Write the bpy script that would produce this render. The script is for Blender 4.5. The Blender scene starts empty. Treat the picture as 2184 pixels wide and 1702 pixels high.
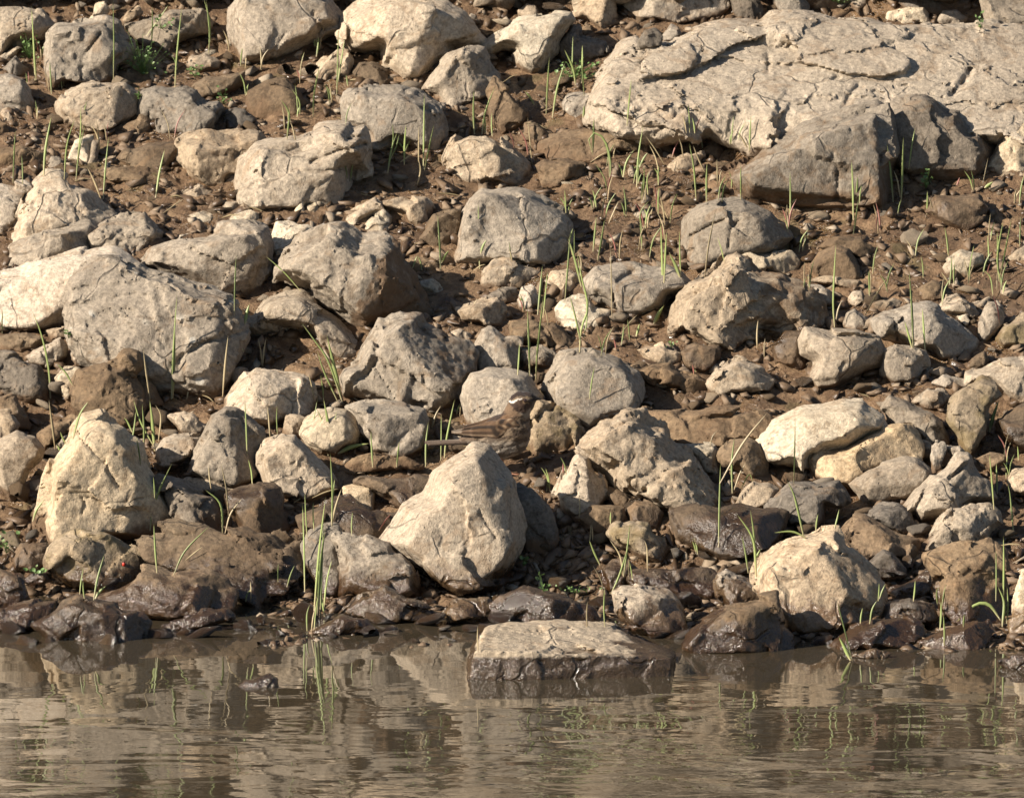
# Rocky shore of a stream with a small streaked bird -- everything is built here from code.
import bpy, math, random
import numpy as np
from mathutils import Vector, Matrix

SC = bpy.context.scene
COL = SC.collection
random.seed(7)
RNG = np.random.default_rng(7)

# ------------------------------------------------------------------ camera, sky, sun, exposure
PW, PH = 2184.0, 1702.0            # the sheet on which the survey of the stones was drawn
DIST = 14.0
PXM = 0.000613                     # metres per survey unit at the waterline
PITCH = math.radians(9.5)
FPX = DIST / math.cos(math.radians(10.8)) / PXM * math.cos(math.radians(1.3))
WLY = 1372.0
CAM_H = DIST * math.tan(PITCH + math.atan((WLY - PH / 2) / FPX))
CAM = np.array([0.0, -DIST, CAM_H])
FWD = np.array([0.0, math.cos(PITCH), -math.sin(PITCH)])
RGT = np.array([1.0, 0.0, 0.0])
UPV = np.array([0.0, math.sin(PITCH), math.cos(PITCH)])

cam_d = bpy.data.cameras.new("camera")
cam_o = bpy.data.objects.new("camera", cam_d)
COL.objects.link(cam_o)
cam_o.location = CAM
cam_o.rotation_euler = (math.pi / 2 - PITCH, 0, 0)
cam_d.sensor_fit = 'HORIZONTAL'
cam_d.sensor_width = 36.0
cam_d.lens = 36.0 * FPX / PW
cam_d.clip_start = 0.5
cam_d.clip_end = 500.0
cam_d.dof.use_dof = True
cam_d.dof.focus_distance = 14.6
cam_d.dof.aperture_fstop = 36.0
SC.camera = cam_o

SUN_EL, SUN_AZ = 31.0, 66.0        # elevation; degrees to the left of straight-behind-the-camera
sdir = np.array([-math.sin(math.radians(SUN_AZ)) * math.cos(math.radians(SUN_EL)),
                 -math.cos(math.radians(SUN_AZ)) * math.cos(math.radians(SUN_EL)),
                 math.sin(math.radians(SUN_EL))])
world = bpy.data.worlds.new("World")
SC.world = world
world.use_nodes = True
wn = world.node_tree
bgn = wn.nodes["Background"]
skyn = wn.nodes.new("ShaderNodeTexSky")
skyn.sky_type = 'NISHITA'
skyn.sun_disc = False
skyn.sun_elevation = math.radians(SUN_EL)
skyn.sun_rotation = math.atan2(sdir[0], sdir[1])
wn.links.new(skyn.outputs[0], bgn.inputs[0])
bgn.inputs[1].default_value = 0.05
sun_d = bpy.data.lights.new("sun", 'SUN')
sun_d.energy = 5.0
sun_d.angle = math.radians(0.55)
sun_d.color = (1.0, 0.90, 0.775)
sun_o = bpy.data.objects.new("sun", sun_d)
COL.objects.link(sun_o)
sun_o.location = (-6, -8, 9)
sun_o.rotation_euler = Vector(sdir).to_track_quat('Z', 'Y').to_euler()
SC.view_settings.view_transform = 'Standard'
SC.view_settings.look = 'None'
SC.view_settings.gamma = 1.0
SC.view_settings.exposure = 1.1
SC.view_settings.use_curve_mapping = False
SC.render.engine = 'CYCLES'
SC.cycles.max_bounces = 4
SC.cycles.diffuse_bounces = 2
SC.cycles.glossy_bounces = 3
SC.cycles.transmission_bounces = 3

# ------------------------------------------------------------------ small helpers
def tag(o, label=None, cat=None, group=None, kind=None):
    if label: o["label"] = label
    if cat: o["category"] = cat
    if group: o["group"] = group
    if kind: o["kind"] = kind
    return o

def mesh_np(name, co, quads=None, tris=None, mat=None, attrs=None, colors=None, smooth=True, sharp=0):
    me = bpy.data.meshes.new(name)
    co = np.ascontiguousarray(co, dtype=np.float32)
    me.vertices.add(len(co))
    me.vertices.foreach_set("co", co.ravel())
    loops, starts, tot, off = [], [], [], 0
    if quads is not None and len(quads):
        q = np.asarray(quads, dtype=np.int32)
        loops.append(q.ravel()); starts.append(np.arange(len(q)) * 4); off = q.size
    if tris is not None and len(tris):
        t = np.asarray(tris, dtype=np.int32)
        loops.append(t.ravel()); starts.append(off + np.arange(len(t)) * 3)
    lv = np.concatenate(loops).astype(np.int32)
    st = np.concatenate(starts).astype(np.int32)
    me.loops.add(len(lv))
    me.loops.foreach_set("vertex_index", lv)
    me.polygons.add(len(st))
    me.polygons.foreach_set("loop_start", st)
    if smooth:
        me.polygons.foreach_set("use_smooth", np.ones(len(st), dtype=bool))
    me.update(calc_edges=True)
    me.validate()
    if sharp: me.set_sharp_from_angle(angle=math.radians(sharp))
    for k, v in (attrs or {}).items():
        a = me.attributes.new(k, 'FLOAT', 'POINT')
        a.data.foreach_set("value", np.ascontiguousarray(v, dtype=np.float32))
    if colors is not None:
        a = me.attributes.new("plumage", 'FLOAT_COLOR', 'POINT')
        c4 = np.ones((len(co), 4), dtype=np.float32); c4[:, :3] = colors
        a.data.foreach_set("color", c4.ravel())
    if mat: me.materials.append(mat)
    return me

def obj(name, me, parent=None, loc=None):
    o = bpy.data.objects.new(name, me)
    COL.objects.link(o)
    if parent is not None: o.parent = parent
    if loc is not None: o.location = [float(c) for c in loc]
    return o

# terrain: a nearly flat foot at the water, then a bank that rises away from the camera
_PY = np.array([-14, -3, -1.0, -0.12, 0.0, 0.30, 0.46, 1.03, 1.84, 3.0, 6.0, 12.0])
_PZ = np.array([-2.0, -0.35, -0.12, -0.02, -0.003, 0.013, 0.059, 0.248, 0.515, 0.98, 2.6, 6.0])
_gy = np.linspace(-14, 12, 5201)
_gz = np.interp(_gy, _PY, _PZ)
_k = np.hanning(41); _k /= _k.sum()
_gz = np.convolve(np.pad(_gz, 20, mode='edge'), _k, mode='valid')
def HY(y): return np.interp(y, _gy, _gz)

def px_ray(x, y):
    d = FWD * FPX + RGT * (x - PW / 2) + UPV * (PH / 2 - y)
    return d / np.linalg.norm(d)
_tt = np.linspace(11.0, 24.0, 6501)
def ground_hit(x, y):
    d = px_ray(x, y)
    p = CAM + d * _tt[:, None]
    below = p[:, 2] < np.maximum(HY(p[:, 1]), -0.001)
    i = int(np.argmax(below)) if below.any() else len(_tt) - 1
    return p[i]
def at_depth(x, y, z):
    s = z / FPX
    return CAM + FWD * z + RGT * ((x - PW / 2) * s) + UPV * ((PH / 2 - y) * s)
def to_px(p):
    q = np.asarray(p) - CAM
    z = q @ FWD
    return PW / 2 + (q @ RGT) / z * FPX, PH / 2 - (q @ UPV) / z * FPX

# ------------------------------------------------------------------ tileable fractal noise volumes
def fractal_volume(n, beta, seed):
    r = np.random.default_rng(seed)
    f = np.fft.fftfreq(n) * n
    k = np.sqrt(f[:, None, None] ** 2 + f[None, :, None] ** 2 + f[None, None, :] ** 2)
    k[0, 0, 0] = 1
    sp = np.fft.fftn(r.standard_normal((n, n, n))) * k ** (-beta)
    sp[0, 0, 0] = 0
    v = np.real(np.fft.ifftn(sp))
    return (v / v.std()).astype(np.float32)
NV = 80
VOL_A = fractal_volume(NV, 2.3, 1)
VOL_B = fractal_volume(NV, 1.7, 2)
VOL_C = fractal_volume(NV, 3.3, 3)
def sample(vol, p):
    n = vol.shape[0]
    q = np.mod(p * n, n)
    i = np.floor(q).astype(np.int32)
    f = (q - i).astype(np.float32)
    i %= n
    j = (i + 1) % n
    x0, y0, z0 = i[:, 0], i[:, 1], i[:, 2]
    x1, y1, z1 = j[:, 0], j[:, 1], j[:, 2]
    fx, fy, fz = f[:, 0], f[:, 1], f[:, 2]
    a = vol[x0, y0, z0] * (1 - fx) + vol[x1, y0, z0] * fx
    b = vol[x0, y1, z0] * (1 - fx) + vol[x1, y1, z0] * fx
    c = vol[x0, y0, z1] * (1 - fx) + vol[x1, y0, z1] * fx
    d = vol[x0, y1, z1] * (1 - fx) + vol[x1, y1, z1] * fx
    return (a * (1 - fy) + b * fy) * (1 - fz) + (c * (1 - fy) + d * fy) * fz

# ------------------------------------------------------------------ surface nets
_CORN = np.array([[i, j, k] for i in (0, 1) for j in (0, 1) for k in (0, 1)])
_EDG = [(a, b) for a in range(8) for b in range(a + 1, 8) if np.abs(_CORN[a] - _CORN[b]).sum() == 1]
def surface_nets(val, org, h):
    ins = val < 0
    nx, ny, nz = val.shape
    cnt = np.zeros((nx - 1, ny - 1, nz - 1), dtype=np.int8)
    for c in _CORN:
        cnt += ins[c[0]:nx - 1 + c[0], c[1]:ny - 1 + c[1], c[2]:nz - 1 + c[2]]
    act = np.argwhere((cnt > 0) & (cnt < 8))
    vid = np.full(cnt.shape, -1, dtype=np.int32)
    vid[act[:, 0], act[:, 1], act[:, 2]] = np.arange(len(act))
    cv = [val[act[:, 0] + c[0], act[:, 1] + c[1], act[:, 2] + c[2]] for c in _CORN]
    acc = np.zeros((len(act), 3)); n = np.zeros(len(act))
    for a, b in _EDG:
        m = (cv[a] < 0) != (cv[b] < 0)
        t = np.where(m, cv[a] / np.where(m, cv[a] - cv[b], 1), 0)
        acc += np.where(m[:, None], _CORN[a] + t[:, None] * (_CORN[b] - _CORN[a]), 0)
        n += m
    co = org + (act + acc / n[:, None]) * h
    quads = []
    for ax in range(3):
        sl0 = [slice(None)] * 3; sl1 = [slice(None)] * 3
        sl0[ax] = slice(0, -1); sl1[ax] = slice(1, None)
        a, b = ins[tuple(sl0)], ins[tuple(sl1)]
        e = np.argwhere(a != b)
        o1, o2 = [(1, 2), (2, 0), (0, 1)][ax]
        ok = (e[:, o1] > 0) & (e[:, o2] > 0) & (e[:, o1] < cnt.shape[o1]) & (e[:, o2] < cnt.shape[o2])
        e = e[ok]
        if not len(e): continue
        d1 = np.zeros(3, int); d1[o1] = 1
        d2 = np.zeros(3, int); d2[o2] = 1
        g = lambda q: vid[q[:, 0], q[:, 1], q[:, 2]]
        q = np.stack([g(e - d1 - d2), g(e - d2), g(e), g(e - d1)], 1)
        fl = ~a[tuple(e.T)]
        q[fl] = q[fl][:, ::-1]
        quads.append(q)
    return co, (np.concatenate(quads) if quads else np.zeros((0, 4), int))

def smax(a, b, k):
    h = np.maximum(k - np.abs(a - b), 0) / k
    return np.maximum(a, b) + h * h * k * 0.25
def smin(a, b, k): return -smax(-a, -b, k)

def poly_sdf(P, X, Y):
    d = np.full(X.shape, 1e9); s = np.zeros(X.shape, dtype=bool)
    n = len(P)
    for i in range(n):
        ax, ay = P[i]; bx, by = P[(i + 1) % n]
        ex, ey = bx - ax, by - ay
        wx, wy = X - ax, Y - ay
        t = np.clip((wx * ex + wy * ey) / (ex * ex + ey * ey + 1e-12), 0, 1)
        d = np.minimum(d, (wx - ex * t) ** 2 + (wy - ey * t) ** 2)
        c = ((ay > Y) != (by > Y))
        xi = ax + (Y - ay) / (by - ay if abs(by - ay) > 1e-12 else 1e-12) * ex
        s ^= c & (X < xi)
    d = np.sqrt(d)
    return np.where(s, -d, d)
def line_dist(P, X, Y):
    d = np.full(X.shape, 1e9)
    for (ax, ay), (bx, by) in zip(P[:-1], P[1:]):
        ex, ey = bx - ax, by - ay
        wx, wy = X - ax, Y - ay
        t = np.clip((wx * ex + wy * ey) / (ex * ex + ey * ey + 1e-12), 0, 1)
        d = np.minimum(d, (wx - ex * t) ** 2 + (wy - ey * t) ** 2)
    return np.sqrt(d)

# ------------------------------------------------------------------ materials
def nd(nt, typ, **kw):
    n = nt.nodes.new(typ)
    for k, v in kw.items():
        if k.startswith("i_"):
            n.inputs[k[2:].replace("_", " ")].default_value = v
        else:
            setattr(n, k, v)
    return n
def ramp(nt, fac, stops):
    r = nt.nodes.new("ShaderNodeValToRGB")
    el = r.color_ramp.elements
    while len(el) > 1: el.remove(el[0])
    el[0].position = stops[0][0]; el[0].color = (*stops[0][1], 1)
    for p, c in stops[1:]:
        e = el.new(p); e.color = (*c, 1)
    nt.links.new(fac, r.inputs[0])
    return r.outputs[0]
def mixc(nt, fac, a, b, blend='MIX'):
    m = nt.nodes.new("ShaderNodeMix"); m.data_type = 'RGBA'; m.blend_type = blend
    for s, v in ((m.inputs[0], fac), (m.inputs[6], a), (m.inputs[7], b)):
        if isinstance(v, (int, float)): s.default_value = v
        elif isinstance(v, tuple): s.default_value = (*v, 1)
        else: nt.links.new(v, s)
    return m.outputs[2]
def math_(nt, op, a, b=0.0, clamp=False):
    m = nt.nodes.new("ShaderNodeMath"); m.operation = op; m.use_clamp = clamp
    for s, v in ((m.inputs[0], a), (m.inputs[1], b)):
        if isinstance(v, (int, float)): s.default_value = v
        else: nt.links.new(v, s)
    return m.outputs[0]
def maprange(nt, v, a, b, c=0.0, d=1.0, smooth=True):
    m = nt.nodes.new("ShaderNodeMapRange"); m.interpolation_type = 'SMOOTHSTEP' if smooth else 'LINEAR'
    nt.links.new(v, m.inputs[0])
    for i, x in enumerate((a, b, c, d)): m.inputs[1 + i].default_value = x
    return m.outputs[0]
def noise(nt, vec, scale, detail=5.0, rough=0.55, dist=0.0):
    n = nt.nodes.new("ShaderNodeTexNoise")
    nt.links.new(vec, n.inputs["Vector"])
    n.inputs["Scale"].default_value = scale; n.inputs["Detail"].default_value = detail
    n.inputs["Roughness"].default_value = rough; n.inputs["Distortion"].default_value = dist
    return n.outputs["Fac"]
def new_mat(name):
    m = bpy.data.materials.new(name); m.use_nodes = True
    nt = m.node_tree
    return m, nt, nt.nodes["Principled BSDF"]

def rock_mat(name, ca, cb, cc, mud=(0.085, 0.052, 0.028), wet=0.0, wz0=0.028, wz1=0.056, wamp=0.022, wmul=(0.32, 0.25, 0.185), algae=0.0, spots=0.0, rough=0.86, bump=1.0):
    """ca..cb main stone tones, cc dark weathered patches"""
    m, nt, bs = new_mat(name)
    L = nt.links.new
    tc = nd(nt, "ShaderNodeTexCoord"); oi = nd(nt, "ShaderNodeObjectInfo"); geo = nd(nt, "ShaderNodeNewGeometry")
    off = nd(nt, "ShaderNodeVectorMath", operation='SCALE')
    comb = nd(nt, "ShaderNodeCombineXYZ"); comb.inputs[0].default_value = 37.0; comb.inputs[1].default_value = 61.0; comb.inputs[2].default_value = 19.0
    L(comb.outputs[0], off.inputs[0]); L(oi.outputs["Random"], off.inputs["Scale"])
    add = nd(nt, "ShaderNodeVectorMath", operation='ADD')
    L(tc.outputs["Object"], add.inputs[0]); L(off.outputs[0], add.inputs[1])
    v = add.outputs[0]
    n1 = noise(nt, v, 9.0, 3, 0.6, 0.3)
    n2 = noise(nt, v, 34.0, 4, 0.65)
    n3 = noise(nt, v, 190.0, 3, 0.7)
    n4 = noise(nt, v, 620.0, 1, 0.6)
    c = ramp(nt, n1, [(0.32, ca), (0.62, cb)])
    patch = maprange(nt, n2, 0.52, 0.68)
    c = mixc(nt, math_(nt, 'MULTIPLY', patch, 0.6), c, cc)
    g = maprange(nt, n3, 0.3, 0.72, 0.58, 1.30, False)
    c = mixc(nt, 1.0, c, mixc(nt, 1.0, (1, 1, 1), g, 'MULTIPLY'), 'MULTIPLY')
    vp = nd(nt, 'ShaderNodeTexVoronoi'); L(v, vp.inputs['Vector']); vp.inputs['Scale'].default_value = 95.0; vp.inputs['Randomness'].default_value = 1.0
    pit = math_(nt, 'MULTIPLY', maprange(nt, math_(nt, 'ADD', vp.outputs['Distance'], math_(nt, 'MULTIPLY', n3, 0.5)), 0.26, 0.46, 1, 0), maprange(nt, n2, 0.50, 0.64))
    dis = nd(nt, "ShaderNodeVectorMath", operation='ADD')
    nz = nd(nt, "ShaderNodeTexNoise"); nz.inputs["Scale"].default_value = 18.0; nz.inputs["Detail"].default_value = 2.0
    L(v, nz.inputs["Vector"])
    sc = nd(nt, "ShaderNodeVectorMath", operation='SCALE'); sc.inputs["Scale"].default_value = 0.05
    L(nz.outputs["Color"], sc.inputs[0]); L(v, dis.inputs[0]); L(sc.outputs[0], dis.inputs[1])
    ve = nd(nt, "ShaderNodeTexVoronoi"); ve.feature = 'DISTANCE_TO_EDGE'; ve.inputs["Scale"].default_value = 11.0
    L(dis.outputs[0], ve.inputs["Vector"])
    crk = math_(nt, 'MULTIPLY', maprange(nt, ve.outputs["Distance"], 0.006, 0.028, 1, 0), maprange(nt, n1, 0.50, 0.60))
    sp = math_(nt, 'MAXIMUM', math_(nt, 'MAXIMUM', maprange(nt, n4, 0.62, 0.70), pit), crk)
    c = mixc(nt, math_(nt, 'MULTIPLY', sp, 0.45), c, (0.045, 0.034, 0.024))
    dt = nd(nt, 'ShaderNodeAttribute', attribute_name='dirt_shade')
    c = mixc(nt, math_(nt, 'MULTIPLY', dt.outputs['Fac'], 0.55), c, mixc(nt, 1.0, c, (0.45, 0.36, 0.27), 'MULTIPLY'))  # creases darkened: grime plus shade put into the colour
    # object to object variation
    hv = maprange(nt, oi.outputs["Random"], 0, 1, 0.70, 1.12, False)
    c = mixc(nt, 1.0, c, hv, 'MULTIPLY')
    h2 = math_(nt, 'FRACT', math_(nt, 'MULTIPLY', oi.outputs['Random'], 17.31))
    c = mixc(nt, math_(nt, 'MULTIPLY', h2, 0.6), c, mixc(nt, 1.0, c, (1.02, 0.93, 0.80), 'MULTIPLY'))
    # weather streaks of pale scale and rust
    c = mixc(nt, math_(nt, 'MULTIPLY', maprange(nt, noise(nt, v, 16.0, 3, 0.65, 1.2), 0.57, 0.66), 0.35), c, (0.20, 0.125, 0.065))
    if spots:
        vo = nd(nt, "ShaderNodeTexVoronoi"); L(v, vo.inputs["Vector"]); vo.inputs["Scale"].default_value = 26.0
        s = math_(nt, 'MULTIPLY', maprange(nt, vo.outputs["Distance"], 0.16, 0.22, 1, 0), maprange(nt, n1, 0.5, 0.6))
        c = mixc(nt, math_(nt, 'MULTIPLY', s, 0.55 * spots), c, (0.52, 0.49, 0.42))
    # silt drawn up from the ground
    da = nd(nt, "ShaderNodeAttribute", attribute_name="damp")
    dm = math_(nt, 'ADD', da.outputs["Fac"], maprange(nt, n2, 0.3, 0.7, -0.35, 0.35, False))
    dm = maprange(nt, dm, 0.25, 0.85)
    c = mixc(nt, math_(nt, 'MULTIPLY', dm, 0.92), c, mixc(nt, n3, mud, tuple(x * 1.7 for x in mud)))
    if algae:
        al = math_(nt, 'MULTIPLY', maprange(nt, noise(nt, v, 22.0, 4, 0.6), 0.46, 0.62), algae)
        c = mixc(nt, al, c, (0.135, 0.10, 0.04))
    # the wet band above the water
    sx = nd(nt, "ShaderNodeSeparateXYZ"); L(geo.outputs["Position"], sx.inputs[0])
    zz = math_(nt, 'ADD', sx.outputs[2], maprange(nt, n2, 0.3, 0.7, -wamp, wamp, False))
    wz = maprange(nt, zz, wz0, wz1, 1.0, 0.0)
    wt = math_(nt, 'MAXIMUM', wz, math_(nt, 'MULTIPLY', maprange(nt, n1, 0.42, 0.6), wet)) if wet else wz
    c = mixc(nt, wt, c, mixc(nt, 1.0, c, wmul, 'MULTIPLY'))
    L(c, bs.inputs["Base Color"])
    rr = nd(nt, "ShaderNodeMix"); rr.data_type = 'FLOAT'
    L(wt, rr.inputs[0]); rr.inputs[2].default_value = rough; rr.inputs[3].default_value = 0.15
    L(rr.outputs[0], bs.inputs["Roughness"])
    L(maprange(nt, wt, 0, 1, 0.3, 0.65, False), bs.inputs["Specular IOR Level"])
    b1 = nd(nt, "ShaderNodeBump"); b1.inputs["Strength"].default_value = 0.85 * bump; b1.inputs["Distance"].default_value = 0.0038
    hsum = math_(nt, 'ADD', math_(nt, 'MULTIPLY', noise(nt, v, 95.0, 6, 0.68), 1.0), math_(nt, 'SUBTRACT', math_(nt, 'MULTIPLY', n4, 0.22), math_(nt, 'MULTIPLY', math_(nt, 'MAXIMUM', pit, crk), 0.6)))
    L(hsum, b1.inputs["Height"])
    L(b1.outputs[0], bs.inputs["Normal"])
    return m

M = {
 'P': rock_mat("limestone_pale", (0.32, 0.27, 0.208), (0.41, 0.35, 0.275), (0.24, 0.195, 0.14)),
 'C': rock_mat("limestone_cream", (0.43, 0.36, 0.262), (0.50, 0.43, 0.325), (0.34, 0.275, 0.195)),
 'G': rock_mat("limestone_grey", (0.23, 0.195, 0.152), (0.315, 0.27, 0.212), (0.18, 0.148, 0.11)),
 'S': rock_mat("limestone_spotted", (0.28, 0.232, 0.176), (0.345, 0.29, 0.222), (0.20, 0.165, 0.122), spots=1.0),
 'T': rock_mat("stone_tan", (0.33, 0.26, 0.182), (0.41, 0.335, 0.245), (0.22, 0.16, 0.10)),
 'B': rock_mat("stone_silted", (0.135, 0.092, 0.055), (0.20, 0.145, 0.09), (0.09, 0.06, 0.036)),
 'D': rock_mat("stone_dark", (0.13, 0.11, 0.088), (0.20, 0.172, 0.138), (0.075, 0.062, 0.048)),  # dark tone, also used to paint in the shadow on a stone
 'W': rock_mat("stone_wet", (0.115, 0.08, 0.05), (0.17, 0.125, 0.08), (0.06, 0.043, 0.028), wet=0.9),
 'E': rock_mat("limestone_ledge", (0.42, 0.355, 0.275), (0.50, 0.43, 0.34), (0.33, 0.275, 0.21)),
 'Y': rock_mat("limestone_warm", (0.48, 0.37, 0.235), (0.54, 0.435, 0.30), (0.33, 0.25, 0.16)),
 'Q': rock_mat("limestone_wet_foot", (0.42, 0.345, 0.25), (0.48, 0.40, 0.30), (0.28, 0.23, 0.17), wz0=0.026, wz1=0.031, wamp=0.003, wmul=(0.15, 0.115, 0.085)),
 'A': rock_mat("stone_algae", (0.24, 0.185, 0.12), (0.31, 0.25, 0.175), (0.16, 0.12, 0.075), algae=0.6),
}

# ------------------------------------------------------------------ ground and water
def noise2(x, y, L, vol=VOL_A, z=0.37):
    p = np.stack([x / L, y / L, np.full_like(x, z)], 1)
    return sample(vol, p)
def ground_z(x, y):
    n = noise2(x, y, 1.3) * 0.006 + noise2(x, y, 0.21, VOL_B, 0.1) * 0.0035
    r = 1 - np.abs(noise2(x, y, 0.5, VOL_B, 0.7))
    return HY(y) + np.where(y < 3.2, 1.0, 6.0) * n + 0.002 * np.clip(r, -1, 1) + 0.012 * noise2(x, y, 2.7, VOL_A, 0.9) * np.clip(1.2 - abs(y), 0, 1)

def ground_sheet():
    xs = np.concatenate([np.linspace(-30, -1.0, 24)[:-1], np.linspace(-1.0, 1.0, 321), np.linspace(1.0, 30, 24)[1:]])
    ys = np.concatenate([np.linspace(-14, -0.4, 30)[:-1], np.linspace(-0.4, 2.4, 400), np.linspace(2.4, 12, 60)[1:]])
    X, Y = np.meshgrid(xs, ys, indexing='ij')
    z = ground_z(X.ravel(), Y.ravel())
    co = np.stack([X.ravel(), Y.ravel(), z], 1)
    nx, ny = len(xs), len(ys)
    i = np.arange((nx - 1) * (ny - 1)); a = (i // (ny - 1)) * ny + i % (ny - 1)
    q = np.stack([a, a + ny, a + ny + 1, a + 1], 1)
    m, nt, bs = new_mat("mud")
    L = nt.links.new
    geo = nd(nt, "ShaderNodeNewGeometry")
    v = geo.outputs["Position"]
    n1 = noise(nt, v, 6.0, 5, 0.6); n2 = noise(nt, v, 45.0, 5, 0.7); n3 = noise(nt, v, 260.0, 3, 0.7)
    c = ramp(nt, n1, [(0.3, (0.125, 0.075, 0.038)), (0.55, (0.225, 0.14, 0.073)), (0.72, (0.28, 0.185, 0.10))])
    c = mixc(nt, maprange(nt, n2, 0.42, 0.62), mixc(nt, 1.0, c, (0.55, 0.5, 0.45), 'MULTIPLY'), c)
    c = mixc(nt, math_(nt, 'MULTIPLY', maprange(nt, n3, 0.58, 0.7), 0.6), c, (0.27, 0.19, 0.105))
    moss = math_(nt, 'MULTIPLY', maprange(nt, noise(nt, v, 11.0, 4, 0.6), 0.58, 0.68), 0.45)
    c = mixc(nt, moss, c, (0.075, 0.068, 0.018))
    L(c, bs.inputs["Base Color"])
    wet = maprange(nt, noise(nt, v, 17.0, 4, 0.6), 0.5, 0.6)
    L(maprange(nt, wet, 0, 1, 0.75, 0.2, False), bs.inputs["Roughness"])
    bs.inputs["Specular IOR Level"].default_value = 0.45
    b = nd(nt, "ShaderNodeBump"); b.inputs["Strength"].default_value = 0.9; b.inputs["Distance"].default_value = 0.008
    L(math_(nt, 'ADD', noise(nt, v, 120.0, 6, 0.7), math_(nt, 'MULTIPLY', n3, 0.3)), b.inputs["Height"])
    L(b.outputs[0], bs.inputs["Normal"])
    o = obj("ground", mesh_np("ground", co, quads=q, mat=m))
    tag(o, "brown muddy bank rising from the water", kind="structure")
    return o
GROUND = ground_sheet()

def water_sheet():
    ys = np.concatenate([np.linspace(-13, -2, 12), np.linspace(-1.9, 0.6, 60)])
    xs = np.linspace(-8, 8, 33)
    X, Y = np.meshgrid(xs, ys, indexing='ij')
    co = np.stack([X.ravel(), Y.ravel(), np.zeros(X.size)], 1)
    nx, ny = len(xs), len(ys)
    i = np.arange((nx - 1) * (ny - 1)); a = (i // (ny - 1)) * ny + i % (ny - 1)
    q = np.stack([a, a + ny, a + ny + 1, a + 1], 1)
    m, nt, bs = new_mat("stream_water")
    L = nt.links.new
    geo = nd(nt, "ShaderNodeNewGeometry")
    mp = nd(nt, "ShaderNodeMapping"); mp.inputs["Scale"].default_value = (0.55, 1.0, 1.0)
    L(geo.outputs["Position"], mp.inputs["Vector"])
    v = mp.outputs[0]
    n1 = noise(nt, v, 9.5, 2, 0.45, 0.5)
    n2 = noise(nt, v, 55.0, 2, 0.5, 0.2)
    sx = nd(nt, "ShaderNodeSeparateXYZ"); L(geo.outputs["Position"], sx.inputs[0])
    # the lee of the bank is calmer than the open water
    calm = maprange(nt, sx.outputs[1], -0.95, -0.05, 1.0, 0.12)
    calm = math_(nt, 'MULTIPLY', calm, maprange(nt, noise(nt, v, 2.6, 2, 0.5, 0.6), 0.38, 0.64, 0.3, 1.25))
    hgt = math_(nt, 'MULTIPLY', math_(nt, 'ADD', n1, math_(nt, 'MULTIPLY', n2, 0.07)), calm)
    b = nd(nt, "ShaderNodeBump"); b.inputs["Strength"].default_value = 1.0; b.inputs["Distance"].default_value = 0.0044
    L(hgt, b.inputs["Height"]); L(b.outputs[0], bs.inputs["Normal"])
    bs.inputs["Base Color"].default_value = (0.055, 0.043, 0.027, 1)
    bs.inputs["Roughness"].default_value = 0.015
    bs.inputs["IOR"].default_value = 1.7
    bs.inputs["Specular IOR Level"].default_value = 0.75
    bs.inputs["Transmission Weight"].default_value = 0.25
    o = obj("water", mesh_np("water", co, quads=q, mat=m))
    tag(o, "murky stream water with small ripples", kind="structure")
    return o
WATER = water_sheet()

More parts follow.
